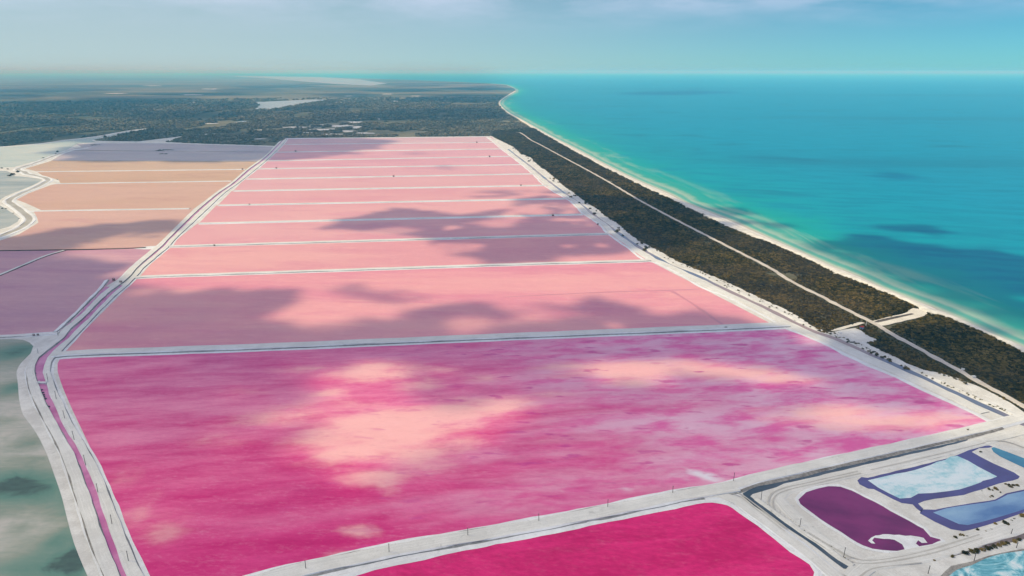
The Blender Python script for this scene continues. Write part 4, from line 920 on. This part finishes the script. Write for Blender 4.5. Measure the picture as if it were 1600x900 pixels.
def instancer(name, pts, scales, src_meshes, label):
    """thousands of plants as one mass: points with instances of the crown meshes"""
    n = len(pts)
    me = bpy.data.meshes.new(name); me.from_pydata(pts.tolist(), [], [])
    for an, vals in (('size', scales), ('turn', NR.uniform(0, 6.28, n)), ('pick', np.arange(n) % len(src_meshes))):
        a = me.attributes.new(an, 'FLOAT', 'POINT'); a.data.foreach_set('value', np.asarray(vals, np.float32))
    o = link(name, me, 'stuff'); o['label'] = label
    ng = bpy.data.node_groups.new(name, 'GeometryNodeTree')
    ng.interface.new_socket('Geometry', in_out='INPUT', socket_type='NodeSocketGeometry'); ng.interface.new_socket('Geometry', in_out='OUTPUT', socket_type='NodeSocketGeometry')
    N = ng.nodes.new; L = ng.links.new
    gi = N('NodeGroupInput'); go = N('NodeGroupOutput'); jn = N('GeometryNodeJoinGeometry')
    at_ = {}
    for an in ('size', 'turn', 'pick'):
        x = N('GeometryNodeInputNamedAttribute'); x.data_type = 'FLOAT'; x.inputs[0].default_value = an; at_[an] = x.outputs['Attribute']
    rot_ = N('ShaderNodeCombineXYZ'); L(at_['turn'], rot_.inputs['Z'])
    for k, sm in enumerate(src_meshes):
        src = bpy.data.objects.new('crown_source', sm)
        cp = N('FunctionNodeCompare'); cp.data_type = 'FLOAT'; cp.operation = 'EQUAL'; cp.inputs[1].default_value = k; cp.inputs['Epsilon'].default_value = 0.1
        L(at_['pick'], cp.inputs[0])
        ob = N('GeometryNodeObjectInfo'); ob.inputs[0].default_value = src; ob.inputs['As Instance'].default_value = True
        ip = N('GeometryNodeInstanceOnPoints')
        L(gi.outputs[0], ip.inputs['Points']); L(cp.outputs[0], ip.inputs['Selection']); L(ob.outputs['Geometry'], ip.inputs['Instance'])
        L(at_['size'], ip.inputs['Scale']); L(rot_.outputs[0], ip.inputs['Rotation']); L(ip.outputs[0], jn.inputs[0])
    L(jn.outputs[0], go.inputs[0])
    md = o.modifiers.new('scatter', 'NODES'); md.node_group = ng

def near_line(X, Y, W):
    """distance of points to a polyline"""
    d = np.full(X.shape, 1e9)
    for a, b_ in zip(W[:-1], W[1:]):
        vx, vy = b_.x - a.x, b_.y - a.y; L2 = vx * vx + vy * vy + 1e-9
        t = np.clip(((X - a.x) * vx + (Y - a.y) * vy) / L2, 0, 1)
        d = np.minimum(d, np.hypot(X - a.x - t * vx, Y - a.y - t * vy))
    return d
STRIP = [g(*p) for p in SCRUB_IN] + [g(*p) for p in [(1900, 730), (1760, 640), (1680, 594), (1600, 550), (1537, 521), (1487, 497.5), (1448, 488), (1412, 470), (1350, 444), (1302, 425), (1255, 402), (1200, 379), (1142, 357), (1065, 320), (1012, 295.5), (940, 260), (875, 224), (849, 209.5), (835, 200), (769, 205)]]
BR = [[g(*p) for p in pl] for pl in ([(1358, 503), (1385, 495), (1408, 489.5), (1416, 487), (1419, 483), (1428, 480), (1442, 483), (1452, 488), (1446, 496), (1430, 501.5), (1400, 508), (1388, 512), (1372, 513)], [(1300, 514), (1325, 507), (1345, 501.5), (1355, 505), (1335, 515), (1312, 520), (1286, 520.5)])]
TR = smooth([g(*p) for p in TRACK], 20)
def strip_points():
    xs = [p.x for p in STRIP]; ys = [p.y for p in STRIP]
    n = 190000
    X = NR.uniform(min(xs), max(xs), n * 3); Y = NR.uniform(min(ys), max(ys), n * 3)
    # keep to what lies near the view: thinner spacing with distance
    m = inside(STRIP, X, Y) & (Y > 60)
    X, Y = X[m], Y[m]
    m = near_line(X, Y, TR) > 2.0 + NR.uniform(-.5, .5, len(X))
    for q in BR: m &= ~inside(q, X, Y)
    # bare sandy gaps
    gap = fbm(X / 16, Y / 11, 21.0); edge = near_line(X, Y, [g(*p) for p in SCRUB_IN])
    m &= (gap + NR.uniform(-.05, .05, len(X)) > 0.24 + 0.14 * np.exp(-edge / 4.0) * (NR.rand(len(X)) < .7))
    X, Y = X[m], Y[m]
    d = np.hypot(X, Y)
    keep = NR.rand(len(X)) < np.clip(420.0 / d, 0.25, 1.0)
    X, Y, d = X[keep], Y[keep], d[keep]
    s = NR.uniform(0.55, 1.3, len(X)) * (0.62 + 0.85 * fbm(X / 14, Y / 14, 2.0)) * np.clip(d / 420, 1, 2.0) ** 0.6
    s *= np.clip(near_line(X, Y, TR) / 9.0, 0.45, 1.0)
    return X, Y, s
X, Y, S = strip_points()
# the nearest shrubs in view stand as single things
pxx = 800 + FPX * X / (Y * CP + CAM_H * SP); pyy = 450 - FPX * (Y * SP - CAM_H * CP) / (Y * CP + CAM_H * SP)
vis = (pxx > 1180) & (pxx < 1600) & (pyy > 420) & (pyy < 660)
trk = near_line(X, Y, TR)
cand = np.argsort(np.where(vis & (trk < 7.0), np.hypot(X, Y), 1e9))[:130]
single = np.zeros(len(X), bool); single[cand] = True
single &= vis & (trk < 7.0)
P = np.stack([X, Y, np.full_like(X, -0.3)], 1)
instancer('coastal_scrub', P[~single], S[~single], CR, 'dense low brown-green scrub covering the strip behind the beach')
for i in np.argwhere(single).ravel():
    near_pt = min(TR, key=lambda q: (q.x - X[i]) ** 2 + (q.y - Y[i]) ** 2)
    sea_side = 'seaward' if X[i] > near_pt.x else 'landward'
    place_ = 'beyond the branch to the beach' if Y[i] > g(1362, 503).y else ('between the beach branch and the white board' if Y[i] > g(1503, 581).y else 'past the white board')
    shrub((X[i], Y[i], -0.05), S[i], '%s shrub on the %s edge of the coastal track %s' % ('large dark' if S[i] > 0.75 else 'small dark', sea_side, place_), 'shrubs edging the coastal sand track')
print('strip shrubs', len(X), int(single.sum()))

# woodland inland: bigger crowns, as far as single crowns still show
def wood_points():
    n = 420000
    r = np.sqrt(NR.uniform(900.0 ** 2, 3600.0 ** 2, n)); a = NR.uniform(-0.72, 0.30, n)
    X = r * np.sin(a); Y = r * np.cos(a)
    pw = NR.rand(n) < np.clip((1150.0 / r) ** 1.6, 0.1, 1) * np.clip((3600 - r) / 1500, 0, 1)
    X, Y = X[pw], Y[pw]
    SW = [g(*p) for p in SALT]; SW = SW
    m = ~inside(SW, X, Y)
    shore = [g(*p) for p in BEACH_IN]
    sea = [g(*p) for p in WATERLINE] + [Vector((60000, 60000, 0)), Vector((60000, 0, 0))]
    m &= ~inside(sea, X, Y) & ~inside(STRIP, X, Y) & (near_line(X, Y, shore) > 12)
    for o in list(COL.objects):
        if o.name.split('.')[0] in ('lake', 'bare_flat') :
            vs = [(v.co.x, v.co.y) for v in o.data.vertices]; c = np.mean(vs, 0); hull = sorted(vs, key=lambda v: math.atan2(v[1] - c[1], v[0] - c[0]))
            m &= ~inside(hull, X, Y)
    X, Y = X[m], Y[m]
    gap = fbm(X / 70, Y / 160, 41.0)
    m = gap > 0.36
    X, Y = X[m], Y[m]; d = np.hypot(X, Y)
    return X, Y, NR.uniform(1.6, 3.4, len(X)) * np.clip(d / 1100, 1, 2.2) ** 0.9
X2, Y2, S2 = wood_points()
print('wood', len(X2))
CW = [crown_mesh('tree_crown_%d' % i, 60, i + 60, 0.8, 0.34) for i in range(3)]
for m_ in CW: m_.materials.append(M['wood_leaf'])
instancer('inland_woodland', np.stack([X2, Y2, np.full_like(X2, -0.5)], 1), S2, CW, 'hazy woodland spreading inland beyond the far ponds')

# single bushes and tufts on the open salt ground
def at(px, py, z=0.0): return tuple(g(px, py, z))
for i, (x, y, s) in enumerate([(1488, 870, 1.0), (1508, 865, 1.5), (1519, 862, 1.4), (1525, 861, 1.5), (1535, 859.5, 1.1), (1543, 857.5, 1.3), (1548, 856.5, 1.0), (1554, 854.5, 1.2), (1561, 852.5, 1.1), (1568, 850.5, 1.3), (1574, 849, 1.0), (1585, 846, 1.2), (1593, 844, 1.2), (1460, 876, 0.6)]):
    shrub(at(x, y), s * .62, 'brown-green bush in the row along the near edge of the brown ditch', 'bushes along the brown ditch')
for i, (x, y, s) in enumerate([(1545, 764.5, .8), (1551, 766, .5), (1556, 764, .9), (1558, 765, .7), (1571, 756.5, .6), (1576, 758.5, .9), (1579, 760.5, 1.0), (1583, 758.5, .8), (1589, 758.8, .8), (1550, 775.5, .6), (1547, 776.5, .4), (1563, 769.5, .5), (1532.5, 706.5, .7), (1534, 767, .3)]):
    shrub(at(x, y), s * .7, 'small dark bush on the white bank between the two blue salt ponds', 'bushes on the white bank between the blue ponds')
for i, (x, y, s) in enumerate([(1493, 840.5, .9), (1503, 837, .9), (1511, 838.5, .6), (1527, 827.5, .7), (1555, 819, .8), (1571, 817.5, 1.2), (1574, 820, .8), (1597, 806.5, 1.3), (1585, 811, .5), (1540, 830.5, .5), (1549, 827.5, .5), (1581, 814, .5)]):
    shrub(at(x, y), s * .72, 'dark bush on the strip between the blue salt pond and the service road', 'bushes between the blue pond and the service road')
for i in range(46):
    t = rng.random(); a = g(1440, 585); b_ = g(1600, 657)
    p = a.lerp(b_, t) + Vector((rng.uniform(-.8, .8), rng.uniform(-.8, .8) + 1.6, 0))
    shrub((p.x, p.y, 0.1), rng.uniform(.25, .6), 'yellow-green tuft in the line along the ditch of the eastern road', 'tufts along the eastern ditch', CT, 'grass_tuft', 'tuft')
for (x, y, s) in [(1468, 584, .7), (1475, 587, .8), (1482, 588, .6), (1491, 591, .9), (1494, 593, .7), (1499, 594, .6), (1503, 596, 1.0), (1509, 600, 1.1)]:
    shrub(at(x, y), s, 'olive tuft on the sand below the dark scrub', 'tufts on the sand below the scrub', CT, 'grass_tuft', 'tuft')
for i in range(60):
    x = rng.uniform(1285, 1420); y = 524 + (x - 1300) * 0.46 + rng.uniform(-6.0, 0.0)
    shrub(at(x, y), rng.uniform(.35, .9), 'dark scraggy bush on the sand between the ditch and the clearing', 'bushes by the sand clearing')
for i in range(50):
    k = rng.randrange(16, 24); a = SCRUB_IN[k]; b_ = SCRUB_IN[k + 1]; t = rng.random(); p = g(*lerp2(a, b_, t)) + Vector((rng.uniform(-6, 0), rng.uniform(-6, 0), 0))
    shrub((p.x, p.y, 0), rng.uniform(.4, .9), 'ochre tuft on the pale verge where the scrub begins', 'ochre tufts along the scrub edge', CT, 'grass_tuft', 'tuft')
for i in range(45):
    k = rng.randrange(2, 16); a = SCRUB_IN[k]; b_ = SCRUB_IN[k + 1]; t = rng.random(); p = g(*lerp2(a, b_, t)) + Vector((rng.uniform(-9, 0), rng.uniform(-9, 0), 0))
    shrub((p.x, p.y, 0), rng.uniform(.8, 1.8), 'scattered bush on the sandy verge beside the far end of the eastern road', 'bushes on the far eastern verge', CR)
for (x, y, s, lab) in [(90, 237.5, 2.6, 'tall mangrove clump on the canal bank beside the pale lagoon'), (87, 240.5, 1.8, 'lower mangrove beside the tall clump on the canal bank'), (68, 247, 1.3, 'lone small mangrove standing at the lagoon edge of the canal'),
                       (27, 269, 3.0, 'bright mangrove thicket on the spit inside the canal bend'), (20, 273, 2.8, 'dark spreading mangrove in front of the bright thicket'), (15, 275, 2.2, 'dark low mangrove at the tip of the spit'), (3, 263, 1.8, 'dark mangrove at the left edge of the photo on the lagoon shore'), (12, 264.5, 1.6, 'mangrove on the narrow spit between two lagoons'),
                       (4, 326, 1.2, 'dark bush at the left edge beside the lower canal bank'), (9, 326.5, 1.0, 'dark bush just inside the lower canal bend'), (21, 333.5, .7, 'small bush on the lower canal bank'), (30, 341.5, .6, 'tiny bush at the sharp lower canal bend'), (90, 280.6, 0.8, 'small bush on the point where the tan pond dike meets the canal')]:
    shrub(at(x, y), s, lab, 'mangroves by the winding canal', CR, 'mangrove', 'mangrove')
for (x, y, rx) in [(262, 234.2, 12), (250, 235.6, 6), (257, 240.6, 9), (150, 226.6, 8)]:
    for k in range(9):
        shrub(at(x + rng.uniform(-rx, rx), y + rng.uniform(-.5, .5)), rng.uniform(1.0, 1.8), 'dark mangrove standing in the grey-mauve pond at the back', 'mangroves in the far mauve pond', CR, 'mangrove', 'mangrove', .7)

for i in range(26):
    t = i / 25 + rng.uniform(-.02, .02); a = g(1186, 782); b_ = g(1332, 883)
    p = a.lerp(b_, t) + Vector((rng.uniform(0, 1.2), rng.uniform(-.2, .8), 0))
    shrub((p.x, p.y, 0.1), rng.uniform(.12, .3), 'tiny brown weed on the canal bank below the purple pond', 'weeds on the forked canal bank', CT, 'grass_tuft', 'tuft')
for (x, y, s) in [(1170, 745.5, .3), (1163, 747.5, .2), (1256, 740, .35), (1250, 741.5, .25), (1225, 745, .2), (1215, 752, .25), (1400, 708, .3), (1420, 703, .4), (1385, 711, .3), (1344, 719, .25), (1512, 671, .35)]:
    shrub(at(x, y), s, 'small brown weed on the bank between the magenta pond and the forked canal', 'weeds between the pond and the canal', CT, 'grass_tuft', 'tuft')
RUT = salt_mat('tyre_rut', (0.62, 0.59, 0.54), (0.48, 0.45, 0.41), 0.6)
for k, pl in enumerate([[(1206, 800), (1200, 785), (1206, 772), (1226, 763), (1270, 753), (1340, 737)], [(1212, 802), (1207, 786), (1213, 774), (1232, 766), (1275, 756), (1345, 740)], [(1262, 832), (1310, 861), (1345, 876), (1400, 872), (1460, 858), (1530, 836)], [(1258, 836), (1304, 866), (1340, 881), (1400, 877), (1465, 863), (1535, 841)],
                        [(1340, 905), (1362, 890), (1400, 884), (1440, 880)], [(1120, 770), (1150, 770), (1180, 790), (1230, 828)], [(1117, 772), (1147, 773), (1176, 793), (1226, 832)], [(1360, 735), (1420, 721), (1490, 704.5), (1540, 692)], [(1540, 690), (1570, 690), (1600, 700), (1660, 722)]]):
    ribbon('tyre_rut', pl, [(-.22, .37 if k in (5, 6) else .215, 0), (.22, .37 if k in (5, 6) else .215, 0)], [RUT], step=2, wobble=.12)

# ------------------------------------------------------------------ posts
b = MB('old_wood'); n = b.noise(b.pos((6, 6, .6)), 1.0, 4, .6); b.principled(b.mix(n, (0.05, 0.042, 0.04), (0.12, 0.10, 0.09)), .9, .1); M['wood'] = b.m
b = MB('ceramic'); b.principled((0.10, 0.10, 0.10), .4, .4); M['ceramic'] = b.m
def tube(bm, p0, p1, r0, r1, n=8):
    d = (p1 - p0).normalized(); a = d.orthogonal().normalized(); e = d.cross(a)
    R = [[bm.verts.new(p + (a * math.cos(t * 2 * math.pi / n) + e * math.sin(t * 2 * math.pi / n)) * r) for t in range(n)] for p, r in ((p0, r0), (p1, r1))]
    for j in range(n): bm.faces.new((R[0][j], R[0][(j + 1) % n], R[1][(j + 1) % n], R[1][j]))
    bm.faces.new(R[1]); bm.faces.new(R[0][::-1])
def bmo(fn, name):
    bm = bmesh.new(); fn(bm); bmesh.ops.recalc_face_normals(bm, faces=bm.faces); me = bpy.data.meshes.new(name); bm.to_mesh(me); bm.free(); return me
def boxm(bm, c, s):
    r = bmesh.ops.create_cube(bm, size=1.0)
    bmesh.ops.scale(bm, vec=s, verts=r['verts']); bmesh.ops.translate(bm, vec=c, verts=r['verts'])
SHAFT = bmo(lambda bm: tube(bm, Vector((0, 0, -.3)), Vector((0, 0, 1)), .036, .026), 'shaft'); SHAFT.materials.append(M['wood'])
CAP = bmo(lambda bm: (tube(bm, Vector((0, 0, .94)), Vector((0, 0, .985)), .045, .045), tube(bm, Vector((0, 0, 1.0)), Vector((0, 0, 1.04)), .03, .022)), 'insulator'); CAP.materials.append(M['ceramic'])
def post(bx_, by_, ty, label, group, z=0.0):
    """a post standing at a photo point, its height read from the photo"""
    p = g(bx_, by_, z)
    # height whose top projects to row ty
    k = (450 - ty) / FPX
    h = (p.y * (k * CP + SP) / (CP - k * SP)); h = CAM_H - (p.y * (SP - k * CP) / (CP + k * SP)) - z
    h = max(1.6, min(4.5, h))
    root = bpy.data.objects.new('wooden_post', None); COL.objects.link(root); root.location = p; root.scale = (2.6, 2.6, h); root.empty_display_size = .1
    root.rotation_euler = (rng.uniform(-.03, .03), rng.uniform(-.03, .03), rng.uniform(0, 6))
    root['label'] = label; root['category'] = 'post'; root['group'] = group
    for nm, me_ in (('shaft', SHAFT), ('insulator', CAP)):
        o = bpy.data.objects.new(nm, me_); COL.objects.link(o); o.parent = root
ORD = ['first', 'second', 'third', 'fourth', 'fifth', 'sixth', 'seventh', 'eighth', 'ninth', 'tenth', 'eleventh', 'twelfth']
for i, (x, y, t) in enumerate([(478, 889.5, 876), (608, 863.5, 850), (731, 837.5, 825), (842, 815, 802.5), (949.5, 793, 780.5), (1051, 771, 759.5), (1146, 752, 738.5)]):
    post(x, y, t, '%s dark wooden post from the left along the dike below the big magenta pond' % ORD[i], 'posts along the near dike', .3)
for i, (x, y, t) in enumerate([(200.6, 876, 861), (175, 818.5, 804.8), (153, 769, 756), (133.5, 725, 711.5), (116, 687, 674), (101, 653.5, 641.5), (88, 623.5, 611.5), (75, 595.5, 584)]):
    post(x, y, t, '%s wooden post from the bottom on the white road between pink canal and magenta pond' % ORD[i], 'posts along the western road', .6)
for i, (x, y, t) in enumerate([(60, 554, 545), (91, 526, 518), (111, 506, 499.5), (131.5, 486, 479), (150.5, 468.5, 461.5)]):
    post(x, y, t, '%s wooden post from the bottom beside the narrow mauve canal west of the road' % ORD[i], 'posts beside the mauve canal')
for (x, y, t, lab) in [(1189, 782, 767.5, 'wooden post on the salt tongue inside the dark forked canal'), (1250, 821, 810.5, 'wooden post between the dark canal and the purple pond'), (1318, 871, 855.5, 'wooden post near the closed end of the dark canal'),
                       (1579.5, 835, 826.5, 'wooden post on the far side of the brown ditch'), (1522, 876, 864, 'wooden post in front of the ditch bushes above the turquoise pan'), (1450, 896.5, 884, 'wooden post on open salt ground at the bottom edge'), (1588, 856, 851, 'short wooden post near the right edge above the turquoise pan')]:
    post(x, y, t, lab, 'posts around the salt ponds')

# ------------------------------------------------------------------ sluices, hut, sign, weir, stones
b = MB('rusty_board'); n = b.noise(b.pos((2, 2, 2)), 2.0, 4, .6); b.principled(b.mix(n, (0.10, 0.035, 0.03), (0.20, 0.08, 0.06)), .8, .2); M['rust'] = b.m
GB = bmo(lambda bm: boxm(bm, (0, 0, .55), (1.3, .10, 1.1)), 'gate_board'); GB.materials.append(M['rust'])
GP = bmo(lambda bm: boxm(bm, (0, 0, .75), (.22, .26, 1.9)), 'gate_post'); GP.materials.append(M['wood'])
GT = bmo(lambda bm: boxm(bm, (0, 0, 1.62), (2.0, .30, .18)), 'beam'); GT.materials.append(M['wood'])
GW = bmo(lambda bm: tube(bm, Vector((0, 0, 1.7)), Vector((0, 0, 2.1)), .05, .05, 6), 'screw'); GW.materials.append(M['ceramic'])
def sluice(x, y, label, s=1.0, ang=0.0):
    root = bpy.data.objects.new('sluice_gate', None); COL.objects.link(root); root.location = g(x, y, 0.35); s *= 0.62; root.scale = (s, s, s); root.rotation_euler = (0, 0, ang)
    root['label'] = label; root['category'] = 'sluice gate'; root['group'] = 'sluice gates on the pond dikes'
    for nm, me_, off in (('gate_board', GB, 0), ('gate_post', GP, -.8), ('gate_post', GP, .8), ('beam', GT, 0), ('screw', GW, 0)):
        o = bpy.data.objects.new(nm, me_); COL.objects.link(o); o.parent = root; o.location = (off, 0, 0)
for (x, y, lab, s) in [(745, 222.9, 'farthest dark sluice gate near the right end of the second pink dike', 2.0), (462, 237, 'dark sluice gate in the cloud shade on the far left pink dikes', 2.2), (765, 245, 'reddish sluice gate near the right end of the fourth pink dike', 2.0), (432, 263.4, 'reddish sluice gate at the left end of a far pink dike', 1.8),
                       (615, 275.9, 'small dark sluice gate midway along a far pink dike', 1.7), (814, 290.4, 'dark sluice gate near the right end of a pink dike above the cloud shade', 1.5), (864, 337.4, 'dark sluice gate on the shaded mauve dike at right', 1.6), (390, 320, 'small dark sluice gate near the left end of a mid pink dike', 1.1), (335, 384, 'small dark sluice gate on the dike level with the western road fork', 1.0),
                       (379, 264.9, 'small brown sluice gate at the right end of the tan pond dike', 1.6), (189, 442, 'dark sluice gate on the white western road where the canals start', 1.3), (178, 438.5, 'dark sluice gate at the head of the mauve side canal', 1.4), (53, 524.5, 'left one of the pair of dark red sluice gates above the green lagoon', .9), (59.5, 524.2, 'right one of the pair of dark red sluice gates above the green lagoon', .9),
                       (1134, 513.5, 'dark sluice gate on the long white dike behind the magenta pond', 1.0), (934, 351, 'small dark sluice gate at the corner of the eastern road', 1.2), (1512, 672.5, 'rusty sluice gate where the brown ditch ends on the near right road', .6)]:
    sluice(x, y, lab, s)
b = MB('concrete'); n = b.noise(b.pos((3, 3, 3)), 1.5, 4, .6); b.principled(b.mix(n, (0.62, 0.61, 0.60), (0.78, 0.77, 0.76)), .9, .15); M['concrete'] = b.m
W_ = bpy.data.objects.new('weir', None); COL.objects.link(W_); W_.location = g(66.5, 599.5); W_['label'] = 'white concrete weir across the pink canal'; W_['category'] = 'weir'
me = bmo(lambda bm: boxm(bm, (0, 0, .35), (3.4, 1.1, .7)), 'crest'); me.materials.append(M['salt_white']); link('crest', me, None, W_)
for s in (-1.7, 1.7):
    me = bmo(lambda bm: boxm(bm, (s, 0, .45), (.4, 1.9, .9)), 'wing_wall'); me.materials.append(M['concrete']); link('wing_wall', me, None, W_)
b = MB('dark_stone'); n = b.noise(b.pos((3, 3, 3)), 1.5, 4, .6); b.principled(b.mix(n, (0.03, 0.035, 0.04), (0.10, 0.10, 0.11)), .9, .15); M['stone'] = b.m
def stone_mesh(seed):
    r = np.random.RandomState(seed); bm = bmesh.new(); bmesh.ops.create_icosphere(bm, subdivisions=2, radius=.5)
    for v in bm.verts: v.co *= r.uniform(.75, 1.15)
    for v in bm.verts: v.co.z *= .7
    me = bpy.data.meshes.new('stone'); bm.to_mesh(me); bm.free(); me.materials.append(M['stone']); return me
ST = [stone_mesh(k) for k in range(3)]
for i, (x, y) in enumerate([(65.3, 609), (67, 613.5), (68.2, 617), (69, 620), (71, 623), (76, 635.5), (55, 583.6)]):
    o = bpy.data.objects.new('boulder', ST[i % 3]); COL.objects.link(o); o.location = g(x, y, .2); o.rotation_euler = (0, 0, i * 1.3); o.scale = (.9 + .1 * (i % 3),) * 3
    o['label'] = 'dark boulder on the canal edge below the white weir' if i < 6 else 'dark boulder at the road bend above the white weir'; o['category'] = 'boulder'; o['group'] = 'boulders along the pink canal'

# small blue hut with a red roof at the clearing
H_ = bpy.data.objects.new('hut', None); COL.objects.link(H_); H_.location = g(1346, 514.5); H_.rotation_euler = (0, 0, .3); H_.scale = (.75, .75, .75); H_['label'] = 'small blue hut with red roof at the edge of the sand clearing'; H_['category'] = 'hut'
def cm2(name, c):
    b = MB(name); n = b.noise(b.pos((2, 2, 2)), 2, 4, .6); b.principled(b.mix(n, tuple(x * .8 for x in c), c), .8, .2); return b.m
me = bmo(lambda bm: boxm(bm, (0, 0, .9), (2.0, 1.6, 1.8)), 'wall'); me.materials.append(cm2('blue_paint', (0.08, 0.22, 0.42))); link('wall', me, None, H_)
def roof(bm):
    v = [bm.verts.new(p) for p in [(-1.2, -1.0, 1.75), (1.2, -1.0, 1.75), (1.2, 1.0, 1.75), (-1.2, 1.0, 1.75), (-1.2, 0, 2.4), (1.2, 0, 2.4)]]
    for f in ((0, 1, 5, 4), (2, 3, 4, 5), (0, 4, 3), (1, 2, 5), (3, 2, 1, 0)): bm.faces.new([v[i] for i in f])
me = bmo(roof, 'roof'); me.materials.append(cm2('red_paint', (0.45, 0.06, 0.05))); link('roof', me, None, H_)
me = bmo(lambda bm: boxm(bm, (.2, -.83, .75), (.7, .06, 1.4)), 'door'); me.materials.append(cm2('white_door', (0.65, 0.65, 0.65))); link('door', me, None, H_)
# heap of salt in the clearing
def heap(bm):
    bmesh.ops.create_icosphere(bm, subdivisions=3, radius=1.0)
    for v in bm.verts:
        v.co.z = max(-.1, v.co.z * .7); v.co *= 1 + .15 * math.sin(v.co.x * 5 + v.co.y * 7)
me = bmo(heap, 'salt_heap'); me.materials.append(M['concrete']); o = link('salt_heap', me); o.location = g(1312, 520.5); o['label'] = 'rounded white heap on the sand clearing beside the bushes'; o['category'] = 'heap'
# white boards beside the coastal track
SG = bpy.data.objects.new('signboard', None); COL.objects.link(SG); SG.location = g(1503.5, 581.5); SG.rotation_euler = (0, 0, -.5); SG['label'] = 'white board on a post beside the coastal sand track'; SG['category'] = 'sign'
me = bmo(lambda bm: tube(bm, Vector((0, 0, 0)), Vector((0, 0, 1.9)), .06, .05), 'sign_post'); me.materials.append(M['concrete']); link('sign_post', me, None, SG)
me = bmo(lambda bm: boxm(bm, (0, -.09, 1.5), (1.3, .06, .8)), 'board'); me.materials.append(M['concrete']); link('board', me, None, SG)
me = bmo(lambda bm: (boxm(bm, (0, 0, .4), (1.2, .8, .8)), boxm(bm, (0, 0, .86), (1.4, 1.0, .12))), 'block'); me.materials.append(M['concrete']); o = link('marker_block', me); o.location = g(1521, 590.5); o['label'] = 'pale concrete block at the edge of the coastal track'; o['category'] = 'block'
me = bmo(lambda bm: (tube(bm, Vector((0, 0, 0)), Vector((0, 0, 2.2)), .16, .12), tube(bm, Vector((0, 0, 2.2)), Vector((0, 0, 2.3)), .18, .18)), 'bollard'); me.materials.append(M['concrete']); o = link('marker_post', me); o.location = g(1353, 509); o['label'] = 'pale marker post beside the track crossing above the hut'; o['category'] = 'post'

# ------------------------------------------------------------------ haze
me = bpy.data.meshes.new('haze')
hx, hy0, hy1, hz0, hz1 = 66000, -4000, 66000, -1.6, 148.0
vs = [(x, y, z) for z in (hz0, hz1) for x, y in ((-hx, hy0), (hx, hy0), (hx, hy1), (-hx, hy1))]
me.from_pydata(vs, [], [(3, 2, 1, 0), (4, 5, 6, 7), (0, 1, 5, 4), (1, 2, 6, 5), (2, 3, 7, 6), (3, 0, 4, 7)])
o = link('haze', me, 'stuff'); o['label'] = 'pale bluish haze over the far land and sea'
m = bpy.data.materials.new('haze'); m.use_nodes = True; m.node_tree.nodes.clear()
ho = m.node_tree.nodes.new('ShaderNodeOutputMaterial'); hv = m.node_tree.nodes.new('ShaderNodeVolumePrincipled')
hv.inputs['Color'].default_value = (0.11, 0.64, 1.0, 1); hv.inputs['Absorption Color'].default_value = (0.86, 0.92, 1, 1); hv.inputs['Density'].default_value = 1.55e-4; hv.inputs['Anisotropy'].default_value = 0.0
m.node_tree.links.new(hv.outputs[0], ho.inputs['Volume'])
me.materials.append(m)
